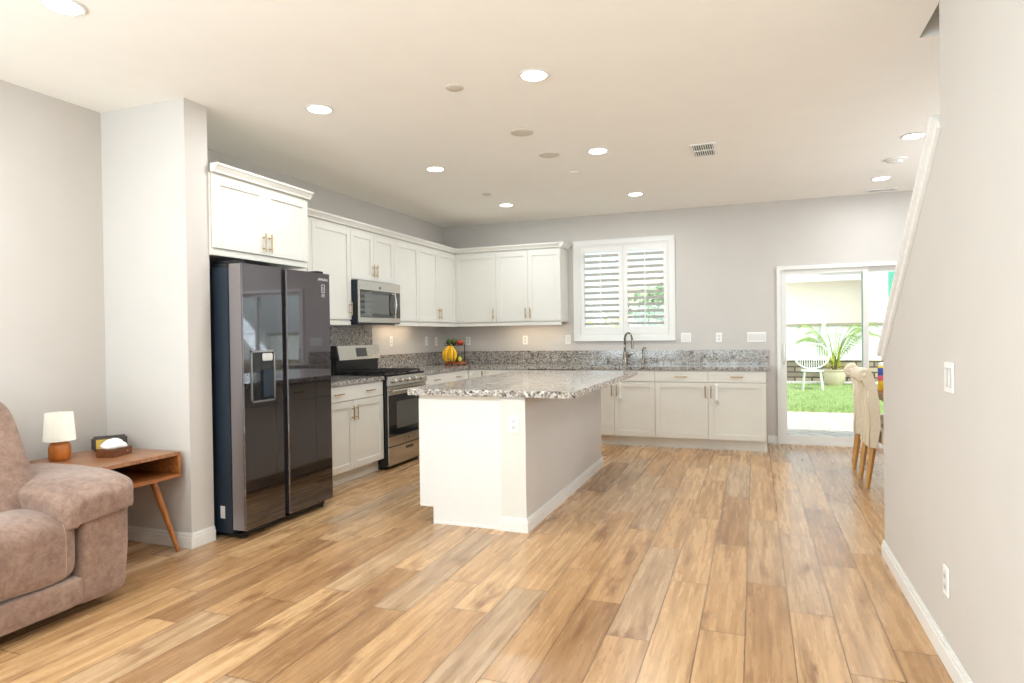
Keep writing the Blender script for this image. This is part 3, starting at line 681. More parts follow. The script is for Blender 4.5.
# ------------------------------------------------------------------ range
RY0, RY1, RF = 5.408, 6.183, -3.313
OFF = (-3.65, 5.8, 0)
rg = thing('gas_range', 'stainless and black gas range with five knobs', 'range', OFF)
link('range_body', MB().box(-3.96, RF-.0135, RY0+.002, RY1-.002, .03, .905, .003), 'black', rg, off=OFF)
for yy in (RY0+.05, RY1-.05):
    for xx in (-3.9, -3.45): link('foot', MB().lathe([(.018, 0), (.018, .03)], (xx, yy, 0), 12), 'black', rg, 'auto', off=OFF)
link('cooktop', MB().box(-3.88, RF-.02, RY0+.001, RY1-.001, .906, .922, .004), 'black', rg, off=OFF)
link('control_panel', MB().prism([(RF-.013, .815), (RF+.012, .815), (RF-.004, .905), (RF-.013, .905)], 'y', RY0+.001, RY1-.001), 'steel', rg, off=OFF)
for i in range(5):
    yy = RY0+.11+i*(.54/4); c0 = Vector((RF+.004, yy, .86)); n_ = Vector((1, 0, .2)).normalized()
    k = MB().tube([c0, c0+n_*.006], [.027, .027], 20).tube([c0+n_*.006, c0+n_*.032, c0+n_*.036], [.021, .018, .014], 20)
    k.box(c0.x+.03, c0.x+.042, yy-.005, yy+.005, c0.z-.014, c0.z+.026, .002)
    link('knob', k, 'steel', rg, 'auto', off=OFF)
od = link('oven_door', MB().box(RF-.013, RF, RY0+.004, RY1-.004, .225, .808, .004), 'steel', rg, off=OFF)
link('oven_glass', MB().box(RF+.0005, RF+.004, RY0+.005, RY1-.005, .318, .722, .001), 'blackglass', od, off=OFF)
link('oven_window', MB().box(RF+.0042, RF+.0055, RY0+.15, RY1-.15, .39, .655, .0005), 'grey_glass', od, off=OFF)
h_ = MB().tube([(RF+.045, RY0+.03, .765), (RF+.05, RY0+.1, .765), (RF+.05, RY1-.1, .765), (RF+.045, RY1-.03, .765)], .013, 12)
h_.tube([(RF, RY0+.05, .765), (RF+.048, RY0+.05, .765)], .010, 10).tube([(RF, RY1-.05, .765), (RF+.048, RY1-.05, .765)], .010, 10)
link('oven_handle', h_, 'steel', od, 'auto', off=OFF)
link('brand_badge', MB().tube([(RF+.0005, (RY0+RY1)/2, .27), (RF+.002, (RY0+RY1)/2, .27)], .013, 20), 'slot', od, 'auto', off=OFF)
dr_ = link('storage_drawer', MB().box(RF-.013, RF+.002, RY0+.004, RY1-.004, .04, .215, .004), 'steel', rg, off=OFF)
link('finger_slot', MB().box(RF+.0022, RF+.0035, 5.73, 5.88, .165, .19, .001), 'black', dr_, off=OFF)
# backguard: dark riser and slanted steel panel
bgd = link('backguard', MB().box(-3.965, -3.905, RY0+.004, RY1-.004, .923, 1.06, .003).prism([(-3.965, 1.06), (-3.875, 1.06), (-3.905, 1.205), (-3.965, 1.21)], 'y', RY0+.004, RY1-.004), 'black', rg, off=OFF)
link('steel_panel', MB().prism([(-3.8745, 1.062), (-3.871, 1.062), (-3.901, 1.207), (-3.9045, 1.207)], 'y', RY0+.02, RY1-.004), 'steel', bgd, off=OFF)
link('display', MB().prism([(-3.8775, 1.09), (-3.8755, 1.09), (-3.8945, 1.18), (-3.8965, 1.18)], 'y', 5.735, 5.93), 'blackglass', bgd, off=OFF)
for k in range(3):
    g = MB(); a = RY0+.03+k*.235; b = a+.225; x0, x1 = -3.84, RF-.05; z = .945
    for yy in (a, b, (a+b)/2): g.box(x0, x1, yy-.006, yy+.006, z-.008, z+.006, .002)
    for xx in (x0+.006, x0+(x1-x0)*.27, x0+(x1-x0)*.5, x0+(x1-x0)*.73, x1-.006): g.box(xx-.006, xx+.006, a-.006, b+.006, z-.008, z+.006, .002)
    for xx in (x0+.01, x1-.01):
        for yy in (a, b): g.box(xx-.008, xx+.008, yy-.008, yy+.008, .9225, z, .001)
    link('grate', g, 'blackmatte', rg, off=OFF)
for xx in (-3.70, -3.49):
    for yy in (RY0+.15, RY1-.15): link('burner', MB().lathe([(.045, .9225), (.045, .930), (.03, .934), (.002, .935)], (xx, yy, 0), 20), 'blackmatte', rg, 'auto', off=OFF)

# ------------------------------------------------------------------ microwave
MF, MY0, MY1, MZ0, MZ1 = -3.585, 5.340, 6.137, 1.425, 1.850
OFF = (-3.8, 5.75, MZ0)
mw = thing('microwave', 'over-the-range stainless microwave with a curved handle', 'microwave', OFF)
link('microwave_body', MB().box(XL+.021, MF-.013, MY0, MY1, MZ0, MZ1, .003), 'bluecase', mw, off=OFF)
mdr = link('microwave_door', MB().box(MF-.012, MF, MY0+.001, MY1-.001, MZ0+.012, MZ1, .006), 'steel', mw, off=OFF)
link('door_glass', MB().box(MF+.0004, MF+.003, MY0+.035, MY1-.125, MZ0+.062, MZ1-.092, .001), 'blackglass', mdr, off=OFF)
link('mesh_window', MB().box(MF+.0032, MF+.0042, MY0+.10, MY1-.24, MZ0+.10, MZ1-.13, .0004), 'grey_glass', mdr, off=OFF)
link('control_strip', MB().box(MF+.0004, MF+.003, MY1-.085, MY1-.018, MZ0+.062, MZ1-.092, .001), 'blackglass', mw, off=OFF)
hp = [(MF, MY1-.175, MZ0+.09), (MF+.035, MY1-.172, MZ0+.10)]+[(MF+.035+.012*math.sin(PI*i/8), MY1-.172, MZ0+.11+(MZ1-MZ0-.235)*i/8) for i in range(9)]+[(MF+.035, MY1-.172, MZ1-.12), (MF, MY1-.175, MZ1-.11)]
link('microwave_handle', MB().tube(hp, .011, 10), 'steel', mdr, 'auto', off=OFF)
link('brand_badge', MB().tube([(MF+.0005, 5.73, MZ1-.06), (MF+.002, 5.73, MZ1-.06)], .014, 20), 'slot', mdr, 'auto', off=OFF)
link('vent_grille', MB().box(XL+.05, MF-.05, MY0+.04, MY1-.04, MZ0-.006, MZ0-.0005, .001), 'black', mw, off=OFF)

# ------------------------------------------------------------------ island
IX0, IX1, IY0, IY1 = -2.197, -1.409, 3.978, 6.199
OFF = (-1.8, 5.1, 0)
il = thing('kitchen_island', 'white kitchen island with a grey painted side wall', 'kitchen island', OFF)
xs = -1.583
link('cabinet_box', MB().box(IX0+.022, xs-.001, IY0+.02, IY1, .114, .885), 'cab', il, off=OFF)
link('filler_strip', MB().box(IX0+.002, xs-.002, IY0+.013, IY0+.0195, .8585, .885), 'shaded_filler', il, off=OFF)  # strip below the counter, its shade put into the beige
link('toe_kick', MB().box(-2.092, xs-.001, IY0+.02, IY1, 0, .1135), 'cab', il, off=OFF)
link('end_panel', MB().prism([(IX0, .858), (IX0, .114), (-2.094, .114), (-2.094, 0), (xs-.0015, 0), (xs-.0015, .858)], 'y', IY0+.008, IY0+.0195), 'islandwhite', il, off=OFF)
link('side_wall', MB().box(xs, IX1, IY0, IY1, 0, .885, .0015), 'wall', il, off=OFF)
link('corner_board', MB().box(xs-.0, IX1+.001, IY0-.003, IY0-.0003, .0, .868), 'cab', il, off=OFF)
bb = MB()
for t_, z0, z1 in ((.015, 0, .066), (.011, .066, .084), (.006, .084, .094)):
    bb.box(IX1+.0012, IX1+.0012+t_, IY0-.0035-t_, IY1+t_, z0, z1, .0015).box(xs-t_, IX1+.0012, IY0-.0035-t_, IY0-.0035, z0, z1, .0015)
link('baseboard', bb, 'trim', il, off=OFF)
link('shoe_strip', MB().box(-2.09, xs-.016, IY0-.001, IY0+.0075, 0, .018, .002), 'trim', il, off=OFF)
for k in range(4):
    y0 = IY0+.02+k*(IY1-IY0-.02)/4; y1 = y0+(IY1-IY0-.02)/4
    m = MB().box(IX0, IX0+.02, y0+.002, y1-.002, .118, .72, .002); dd = link('door', m, 'cab', il, off=OFF)
    m = MB().box(IX0, IX0+.02, y0+.002, y1-.002, .725, .875, .002); dd = link('drawer', m, 'cab', il, off=OFF)
    ymid = (y0+y1)/2
    link('handle', MB().tube([(IX0-.028, ymid-.065, .80), (IX0-.028, ymid+.065, .80)], .0058, 8).tube([(IX0, ymid-.04, .80), (IX0-.028, ymid-.04, .80)], .0045, 8).tube([(IX0, ymid+.04, .80), (IX0-.028, ymid+.04, .80)], .0045, 8), 'brass', dd, 'auto', off=OFF)
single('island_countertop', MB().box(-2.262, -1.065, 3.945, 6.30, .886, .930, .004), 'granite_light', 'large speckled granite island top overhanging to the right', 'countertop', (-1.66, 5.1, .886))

# ------------------------------------------------------------------ outlets and switches
def plate(name, loc, rz, label, cat, gangs=1, style='rocker', s=1.0):
    # local front faces -Y
    t = thing(name, label, cat, loc, rz, 'wall plates'); w = (.070+.046*(gangs-1))*s; h = .115*s
    link('cover_plate', MB().box(-w/2, w/2, -.007, -.0008, -h/2, h/2, .003), 'plastic', t)
    for g in range(gangs):
        x = (g-(gangs-1)/2)*.046*s
        if style == 'rocker':
            link('rocker', MB().box(x-.0165, x+.0165, -.0105, -.0072, -.034, .034, .002), 'trim', t)
            link('rocker_edge', MB().box(x-.0185, x+.0185, -.0078, -.0071, -.036, .036), 'greyplastic', t)
        else:
            for zz in (-.02, .02):
                so = link('socket', MB().box(x-.0165, x+.0165, -.0095, -.0072, zz-.014, zz+.014, .003), 'trim', t)
                link('socket_slots', MB().box(x-.008, x-.0055, -.0102, -.0096, zz-.006, zz+.006).box(x+.0055, x+.008, -.0102, -.0096, zz-.006, zz+.006).box(x-.002, x+.002, -.0102, -.0096, zz-.011, zz-.007), 'slot', so)
    return t
yb = YB
plate('outlet', (-3.64, yb, 1.22), 0, 'white outlet on back wall behind the fruit stand', 'outlet', 1, 'outlet')
plate('outlet', (-2.82, yb, 1.224), 0, 'white outlet under the middle of the back wall cabinets', 'outlet', 1, 'outlet')
plate('light_switch', (-2.24, yb, 1.225), 0, 'white switch plate just left of the window, at cabinet end', 'light switch', 1)
plate('light_switch', (-.775, yb, 1.232), 0, 'double white switch plate just right of the window', 'light switch', 2)
plate('outlet', (-.397, yb, 1.229), 0, 'single white outlet midway between window and patio door', 'outlet', 1, 'outlet')
plate('light_switch', (.017, yb, 1.230), 0, 'wide four-gang white switch plate beside the patio door', 'light switch', 4)
plate('outlet', (XL, 6.593, 1.238), R90, 'white outlet on left wall just beyond the range', 'outlet', 1, 'outlet')
plate('outlet', (XL, 7.466, 1.23), R90, 'white plate on left wall, second from the corner', 'outlet', 1, 'outlet')
plate('outlet', (XL, 7.74, 1.22), R90, 'white plate on left wall, nearest the corner', 'outlet', 1, 'outlet')
plate('light_switch', (XR, 2.835, 1.112), -R90, 'white double switch on the right wall', 'light switch', 2)
plate('outlet', (XR, 2.895, .328), -R90, 'white outlet low on the right wall above baseboard', 'outlet', 1, 'outlet')
plate('outlet', (-1.488, IY0-.003, .709), 0, 'white outlet on the near end of the island', 'outlet', 1, 'outlet')

# ------------------------------------------------------------------ fruit stand
FXp, FYp, FZ = -3.65, 7.62, CT1+.0005
fs = thing('fruit_stand', 'two-tier fruit stand with dark rails in the counter corner', 'fruit stand', (FXp, FYp, FZ))
link('lower_tray', MB().box(-.115, .115, -.10, .10, .012, .040, .004), 'tray', fs)
for sx in (-.09, .09):
    for sy in (-.08, .08): link('foot', MB().tube([(sx, sy, 0), (sx, sy, .013)], .012, 10), 'blackmatte', fs)
link('post', MB().tube([(.10, .07, .0405), (.10, .07, .2515)], .006, 8).tube([(-.10, .07, .0405), (-.10, .07, .2515)], .006, 8), 'blackmatte', fs, True)
up_ = MB().box(-.12, .12, -.08, .068, .252, .257)
for zz in (.257, .285):
    for a, b in (((-.12, -.08), (.12, -.08)), ((-.12, .068), (.12, .068)), ((-.12, -.08), (-.12, .068)), ((.12, -.08), (.12, .068))): up_.tube([(a[0], a[1], zz), (b[0], b[1], zz)], .003, 6)
link('upper_basket', up_, 'blackmatte', fs)
link('hook', MB().tube([(.0, -.083, .285), (.0, -.10, .29), (.0, -.125, .28)], .004, 8), 'blackmatte', fs, True)
bn = thing('banana_bunch', 'bunch of ripe yellow bananas hanging on the fruit stand', 'bananas', (FXp+.0, FYp-.150, FZ+.262))
link('stem', MB().tube([(0, 0, .015), (0, 0, -.01)], [.012, .016], 10), 'bananatip', bn, True)
for i in range(5):
    dx = (i-2)*.62; dy = -.35-.25*(i % 2); pts = []; rr = []
    for j in range(10):
        u = j/9; out = .050*math.sin(PI*u*.92)+.02*u; pts.append((dx*out*(1.0)+dx*.008, dy*out, -.01-.205*u)); rr.append([.007, .013, .017, .0185, .019, .019, .018, .016, .011, .005][j])
    link('banana', MB().tube(pts, rr, 10), 'banana', bn, True)
def fruit(nm, x, y, z, r, mat, lb, cat, grp, sz=1.0):
    t = thing(nm, lb, cat, (FXp+x, FYp+y, FZ+z), 0, grp); n = 10; pr = []
    for i in range(n+1):
        a = -PI/2+PI*i/n; pr.append((max(.001, r*math.cos(a)*(1-.08*math.sin(a))), r*sz+r*sz*math.sin(a)))
    link('fruit_skin', MB().lathe(pr, seg=16), mat, t, True)
    link('stem', MB().tube([(0, 0, 2*r*sz-.002), (.002, 0, 2*r*sz+.010)], .0025, 6), 'bananatip', t, True)
fruit('avocado', -.075, -.03, .2575, .036, 'greenfruit', 'dark green avocado at the left of the top basket', 'avocado', 'green fruit in the top basket', 1.1)
fruit('avocado', .0, -.035, .2575, .036, 'greenfruit', 'dark green avocado in the middle of the top basket', 'avocado', 'green fruit in the top basket', 1.2)
fruit('tomato', .078, -.043, .2575, .034, 'redfruit', 'red tomato at the front of the top basket', 'tomato', 'tomatoes in the top basket', .9)
fruit('tomato', .07, .026, .2575, .034, 'redfruit', 'red tomato towards the back of the top basket', 'tomato', 'tomatoes in the top basket', .9)
fruit('pear', .045, .0, .0405, .034, 'greenfruit', 'green pear on the lower tray right of bananas', 'pear', 'green pears on the lower tray', 1.4)
fruit('pear', .085, -.05, .0405, .027, 'yellowleaf', 'small yellow-green pear at the right end of lower tray', 'pear', 'green pears on the lower tray', 1.3)

# ------------------------------------------------------------------ recliner sofa
OFF = (-3.45, 1.4, 0)
sf = thing('recliner_sofa', 'brown suede recliner sofa with padded arms, cut by the frame', 'sofa', OFF)
SY_A, SY_B = .35, 2.365      # arm outer faces
def wave(p, a=.006, f=23):
    return a*math.sin(p.x*f+p.y*13)*math.cos(p.y*f*.8+p.z*9)
def lk(nm, mb, mat='suede', par=None, sm=True): return link(nm, mb, mat, par or sf, sm, off=OFF)
for s, yo in ((1, SY_B), (-1, SY_A)):
    yi = yo-s*.235; ymid = (yo+yi)/2
    def f(p, s=s, yo=yo):
        q = p.copy(); q.y += s*.012*math.sin((q.z-.05)/.5*PI)-s*.02*(1-q.z/.5); return q
    arm = lk('arm_panel', MB().soft((-3.44, ymid, .275), (.95, .25, .47), .14, 26, f))
    def g(p, s=s, yo=yo):
        q = p.copy(); u = (q.x+3.44)/.5
        fr = max(0, (q.x+3.20)/.27)
        q.z -= .035*fr**2 * (1.0+.5*max(0, (yo-q.y)*s-.1)/.25)                       # droops over the front
        q.y += s*(-.015)*fr
        q.z += .012*math.cos(u*2.5)
        d = (yo-q.y)*s
        q.z -= .06*max(0, (d-.19)/.2)**1.5                 # rolls down at the inner side
        q.z += .0045*math.sin(q.y*150+q.x*30)*max(0, min(1, (q.x+3.12)/.12))     # pleats near the front edge
        return q
    lk('arm_pad', MB().soft((-3.40, yo-s*.135, .552), (.92, .41, .150), .28, 80, g), par=arm)
ya, ym_, yb_ = SY_A+.225, 1.3575, SY_B-.225
for k, (a, b) in enumerate(((ya, ym_), (ym_, yb_))):
    def g(p):
        q = p.copy(); q.z += .02*math.cos((q.y-(a+b)/2)/(b-a)*PI) - .02*max(0, (q.x+3.2)/.25)**2; q.z += wave(q, .003, 11); return q
    sc = lk('seat_cushion', MB().soft((-3.34, (a+b)/2, .34), (.80, b-a+.015, .33), .36, 32, g))
    # stitched seam running over the cushion front
    E_ = .36; A_, B_, C_ = .40, (b-a+.015)/2, .165; pw = lambda t, e: math.copysign(abs(t)**e, t)
    for yo_ in (B_-.11,):
        rr_ = (1-(yo_/B_)**(2/E_))**(E_/2); pts = []
        for i in range(40):
            an = math.radians(95-130*i/39); q = Vector((-3.34+A_*rr_*pw(math.cos(an), E_), (a+b)/2+yo_, .34+C_*rr_*pw(math.sin(an), E_))); pts.append(g(q))
        link('stitched_seam', MB().tube(pts, .0024, 6), 'thread', sc, True, off=OFF)
    def g2(p):
        q = p.copy(); q.x += .145-.48*(q.z-.62) ; q.x += .01*math.cos((q.z-.7)*6); q.z += wave(q, .003, 13); return q
    bc = lk('back_cushion', MB().soft((-3.60, (a+b)/2, .70), (.34, b-a+.02, .66), .26, 30, g2))
    lk('leg_rest', MB().soft((-3.07, (a+b)/2, .125), (.235, b-a-.006, .135), .22, 20))
lk('frame_base', MB().box(-3.90, -3.10, SY_A+.03, SY_B-.03, .045, .10, .01), 'blackmatte', sm=False)
lk('back_frame', MB().box(-3.93, -3.74, ya, yb_, .10, .9, .03), sm='auto')
for x in (-3.86, -3.15):
    for y in (SY_A+.08, SY_B-.08): lk('foot', MB().lathe([(.022, 0), (.028, .046)], (x, y, 0), 12), 'blackmatte', sm='auto')

# ------------------------------------------------------------------ side table, lamp, tissue, radio
TX0, TX1, TY0, TY1, TZ, TB = -3.90, -3.300, 2.465, 2.99, .61, .455
OFF = (-3.6, 2.74, 0)
st = thing('side_table', 'mid-century wooden side table with an open cubby by the sofa', 'side table', OFF)
link('table_top', MB().box(TX0, TX1, TY0, TY1, TZ-.022, TZ, .002), 'walnut_top', st, off=OFF)
link('shelf', MB().box(TX0, TX1, TY0, TY1, TB, TB+.02, .002), 'walnut', st, off=OFF)
for a, b in ((TY0, TY0+.02), (TY1-.02, TY1)): link('side_panel', MB().box(TX0, TX1, a, b, TB+.0205, TZ-.0225, .001), 'walnut', st, off=OFF)
link('back_panel', MB().box(TX0, TX0+.012, TY0+.0205, TY1-.0205, TB+.0205, TZ-.0225), 'walnut_dark', st, off=OFF)
for x0, x1, y0, y1 in ((TX1-.11, TX1-.012, TY1-.11, TY1-.022), (TX1-.11, TX1-.012, TY0+.11, TY0+.022), (TX0+.11, TX0+.02, TY1-.11, TY1-.022), (TX0+.11, TX0+.02, TY0+.11, TY0+.022)):
    link('leg', MB().tube([(x0, y0, TB-.001), (x1, y1, .004)], [.021, .0125], 14), 'walnut_leg', st, 'auto', off=OFF)
lp = thing('table_lamp', 'small lamp with pleated white shade and turned wooden base', 'table lamp', (-3.76, 2.57, TZ+.0005))
link('lamp_base', MB().lathe([(.048, 0), (.055, .01), (.056, .07), (.050, .093), (.036, .106), (.002, .107)], seg=32), 'lampwood', lp, True)
link('lamp_neck', MB().lathe([(.010, .107), (.010, .14)], seg=12), 'brass', lp, 'auto')
shd = MB(); n = 120
for (r0, z0, r1, z1) in ((.079, .112, .067, .272),):
    vs = []
    for r, z in ((r0, z0), (r1, z1), (r1-.003, z1), (r0-.003, z0)):
        vs.append([shd.bm.verts.new(((r+(.0022 if k % 2 else -.0022))*math.cos(2*PI*k/n), (r+(.0022 if k % 2 else -.0022))*math.sin(2*PI*k/n), z)) for k in range(n)])
    for i in range(4):
        for k in range(n): shd.bm.faces.new((vs[i][k], vs[i][(k+1) % n], vs[(i+1) % 4][(k+1) % n], vs[(i+1) % 4][k]))
link('lamp_shade', shd, 'shade', lp)
link('shade_spider', MB().tube([(-.075, 0, .135), (.075, 0, .135)], .0015, 6).tube([(0, -.075, .135), (0, .075, .135)], .0015, 6), 'brass', lp)
tb = thing('tissue_box', 'low wooden tissue tray with a white tissue peak on top', 'tissue box', (-3.575, 2.765, TZ+.0005), math.radians(18))
link('wooden_tray', MB().box(-.055, .055, -.085, .085, 0, .045, .003), 'walnut_dark', tb)
link('drawer_knob', MB().tube([(.0552, .03, .022), (.064, .03, .022)], .005, 10), 'brass', tb, True)
ti = MB(); random.seed(3)
ti.lathe([(.05, .0455), (.066, .054), (.062, .07), (.045, .085), (.022, .098), (.002, .103)], seg=26, wob=lambda a, j: .16*math.sin(a*3+j)+.08*math.sin(a*7+j*2))
link('tissue', ti, 'tissue', tb, True)
rd = thing('desk_radio', 'small dark radio with a yellow front behind the tissue tray', 'radio', (-3.79, 2.90, TZ+.0005), math.radians(60))
link('radio_case', MB().box(-.095, .095, -.03, .03, 0, .088, .012), 'clock', rd, 'auto')
link('radio_front', MB().box(-.075, .0, -.0325, -.0305, .015, .072, .002), 'yellow', rd); link('dial', MB().tube([(-.03, -.033, .045), (-.03, -.039, .045)], .018, 18), 'black', rd, 'auto')

# ------------------------------------------------------------------ dining
def dining_chair(loc, label):
    c = thing('dining_chair', label, 'chair', loc, 0, 'dining chairs')
    # local: rear legs at x=0, chair faces +x
    W2 = .225
    prof = [(.075, .335), (.092, .50), (.088, .70), (.062, .86), (.040, .94), (.015, .975), (-.025, .975), (-.06, .955), (-.075, .925), (-.07, .893), (-.045, .873), (-.015, .872), (-.01, .862), (.0, .80), (.008, .68), (.014, .52), (.005, .345)]
    m = MB().prism(prof, 'y', -W2, W2)
    bmesh.ops.bevel(m.bm, geom=[e for e in m.bm.edges if abs(e.verts[0].co.y-e.verts[1].co.y) < 1e-5], offset=.012, segments=2, affect='EDGES')
    b = link('backrest', m, 'linen', c, 'auto')
    for yy in (-.075, .075):
        link('tuft_seam', MB().tube([(-.072, yy, .935), (-.074, yy, .905), (-.04, yy, .868), (-.008, yy, .855), (-.002, yy, .79), (.006, yy, .68), (.012, yy, .52), (.004, yy, .355)], .0055, 8), 'linen', b, True)
    link('piping', MB().tube([(-.0, -W2-.001, .80), (.010, -W2-.001, .68), (.014, -W2-.001, .52), (.006, -W2-.001, .35)], .005, 6), 'linen', b, True)
    for s in (-1, 1): link('scroll_button', MB().tube([(-.025, s*(W2-.002), .925), (-.025, s*(W2+.006), .925)], [.022, .012], 14), 'linen', b, True)
    link('seat', MB().soft((.32, 0, .42), (.44, .46, .13), .25, 20), 'linen', c, True)
    for s in (-1, 1):
        link('leg', MB().tube([(.045, s*.185, .36), (.028, s*.185, .22), (0, s*.185, .001)], [.026, .023, .017], 4), 'oakleg', c, False)
        link('leg', MB().tube([(.49, s*.185, .38), (.50, s*.185, .001)], [.025, .018], 4), 'oakleg', c, False)
    return c
dc = dining_chair((.845, 6.115, 0), 'nearer cream tufted scroll-back dining chair with oak legs')
dup(dc, (.868, 6.885, 0), -.12, 'farther cream scroll-back dining chair, mostly hidden by the nearer one')
OFF = (1.75, 6.3, 0)
dt = thing('dining_table', 'brown wooden dining table behind the stair wall', 'dining table', OFF)
link('table_top', MB().box(1.0, 2.05, 5.35, 7.0, .725, .765, .006), 'tabletop', dt, off=OFF)
link('apron', MB().box(1.07, 1.98, 5.43, 6.92, .65, .7245), 'tabletop', dt, off=OFF)
for x in (1.45, 1.9):
    for y in (5.60, 6.86): link('leg', MB().box(x-.04, x+.04, y-.04, y+.04, 0, .649, .005), 'tabletop', dt, off=OFF)
wp = thing('wipes_canister', 'yellow and blue wipes canister with white lid on the table', 'canister', (1.048, 6.44, .7655))
link('canister_body', MB().lathe([(.040, 0), (.042, .004), (.042, .205), (.038, .212)], seg=24), 'bottle_yellow', wp, 'auto')
link('blue_band', MB().lathe([(.0425, .13), (.0428, .131), (.0428, .195), (.0425, .196)], seg=24), 'bottle_blue', wp, 'auto'); link('pink_band', MB().lathe([(.0425, .085), (.0428, .086), (.0428, .128), (.0425, .129)], seg=24), 'bottle_pink', wp, 'auto')
link('lid', MB().lathe([(.038, .2125), (.038, .235), (.022, .245), (.002, .246)], seg=24), 'plastic', wp, 'auto')

# ------------------------------------------------------------------ yard
GZ = -.09
single('patio', MB().box(-9, 14, YB+.17, 12.1, GZ-.1, GZ), 'paver', 'pale diagonal brick patio outside the sliding door', 'patio', (1, 10, GZ))['kind'] = 'structure'
single('lawn', MB().box(-12, 16, 12.101, 18.4, GZ-.1, GZ+.01), 'grass', 'bright green lawn beyond the patio', 'lawn', (1, 15, GZ))['kind'] = 'structure'
g = single('grass_blades', MB(), 'leaf', 'short green grass blades on the lawn', 'grass', (0, 0, 0)); bpy.data.objects.remove(g)
gb = MB(); random.seed(5)
for i in range(9000):
    x = random.uniform(-1.5, 4.5); y = 12.12+(random.random()**1.6)*6.2; h = random.uniform(.03, .07); a = random.uniform(0, PI); dx, dy = .008*math.cos(a), .008*math.sin(a); lx, ly = random.uniform(-.02, .02), random.uniform(-.02, .02)
    if math.hypot(x-1.86, y-18.05) < .32 or math.hypot(x-1.25, y-16.7) < .5: continue
    gb.tri((x-dx, y-dy, GZ+.008), (x+dx, y+dy, GZ+.008), (x+lx, y+ly, GZ+.01+h))
go = link('lawn_grass', gb, plain('grass_blade', (160, 186, 118), .8, var=.25, vs=3), normals=False); tag(go, 'short bright grass growing on the lawn beyond the patio', 'grass', kind='stuff')
single('concrete_curb', MB().box(-12, 16, 18.401, 18.85, GZ-.1, GZ+.05, .01), 'concrete', 'pale concrete edging between lawn and stone wall', 'curb', (1, 18.6, GZ))
single('retaining_wall', MB().box(-12, 16, 19.0, 19.3, GZ-.1, .50, .01), 'stone', 'low stacked stone garden wall behind the lawn', 'garden wall', (1, 19.1, GZ))
single('ground_beyond', MB().box(-30, 40, 19.31, 60, GZ-.1, .3), 'concrete', 'raised pale ground behind the stone garden wall', 'ground', (1, 30, 0))['kind'] = 'structure'
single('ground_side', MB().box(-30, -12.01, YB+.17, 19.3, GZ-.1, GZ), 'concrete', 'pale side yard ground', 'ground', (-20, 12, 0))['kind'] = 'structure'
OFF = (1, 20.2, .3)
fn = thing('garden_fence', 'pale vinyl garden fence standing above the stone wall', 'fence', OFF)
m = MB()
for i in range(110): m.box(-11+i*.22, -11+i*.22+.205, 20.19, 20.21, .301, 1.43)
link('fence_boards', m, 'fence', fn, off=OFF)
link('top_rail', MB().box(-11.2, 14, 20.16, 20.24, 1.4305, 1.50, .005), 'teal', fn, off=OFF)
for i in range(10): link('fence_post', MB().box(-10.5+i*2.45, -10.38+i*2.45, 20.06, 20.18, .301, 1.62, .006), 'fence', fn, off=OFF)
# neighbour houses
OFF = (0, 34, .3)
h1 = thing('neighbour_house', 'cream single-storey house beyond the fence', 'house', OFF)
link('house_wall', MB().box(-6, 5.2, 32, 38, .3, 3.6), 'stucco', h1, off=OFF)
link('roof', MB().prism([(31.3, 3.62), (38.7, 3.62), (35, 4.9)], 'x', -6.5, 5.4), 'rooftile', h1, off=OFF)
link('fascia', MB().box(-6.5, 5.4, 31.2, 31.29, 3.45, 3.7), 'fence', h1, off=OFF)
OFF = (8, 30, .3)
h2 = thing('neighbour_house', 'white two-storey house with a green-tinted window beyond fence', 'house', OFF)
link('house_wall', MB().box(4.45, 12, 28.5, 31.1, .3, 6.2), 'stucco_white', h2, off=OFF)
wf = link('window', MB().box(4.75, 5.6, 28.44, 28.49, 2.45, 3.6, .01), 'trim', h2, off=OFF); link('window_pane', MB().box(4.82, 5.53, 28.43, 28.439, 2.52, 3.53), 'greenwin', wf, off=OFF)
link('roof', MB().prism([(27.9, 6.22), (31.15, 6.22), (29.5, 7.4)], 'x', 4.1, 12.5), 'rooftile', h2, off=OFF)
# potted palm
PX, PY = 1.86, 18.05
pt = thing('potted_palm', 'potted palm with arching fronds in a cream planter', 'potted plant', (PX, PY, GZ+.0105))
link('planter', MB().lathe([(.17, 0), (.23, .10), (.26, .26), (.25, .34), (.27, .36), (.27, .40), (.235, .40), (.225, .37), (.002, .37)], seg=28), 'pot', pt, 'auto')
def frond(parent, base, ang, L_, lift, mat='palm', w=.11, nl=24):
    m = MB(); pts = []
    for i in range(13):
        u = i/12; r = L_*(u*.92); z = lift*math.sin(u*PI*.62)*1.0-.28*L_*u*u
        pts.append(Vector(base)+Vector((math.cos(ang)*r, math.sin(ang)*r, z)))
    m.tube(pts, [.009*(1-.8*i/12) for i in range(13)], 5)
    side = Vector((-math.sin(ang), math.cos(ang), 0)); fw = Vector((math.cos(ang), math.sin(ang), 0))
    for i in range(nl):
        u = .2+.78*i/(nl-1); k = u*12; i0 = min(11, int(k)); p = pts[i0].lerp(pts[i0+1], k-i0); ll = w*3.2*math.sin(PI*(u*.85+.1))
        for s in (-1, 1):
            tip = p+side*s*ll*.75+fw*ll*.55+Vector((0, 0, -.25*ll)); m.quad(p-fw*.012, p+fw*.016, tip, tip-fw*.006)
    link('frond', m, mat, parent, False, normals=False)
random.seed(11)
for i in range(16): frond(pt, (0, 0, .42), i*2*PI/16+random.uniform(-.2, .2), random.uniform(.9, 1.3), random.uniform(.9, 1.35))
link('trunk', MB().tube([(0, 0, .381), (.01, 0, .55), (0, 0, .72)], [.06, .05, .035], 10), 'bark', pt, True)
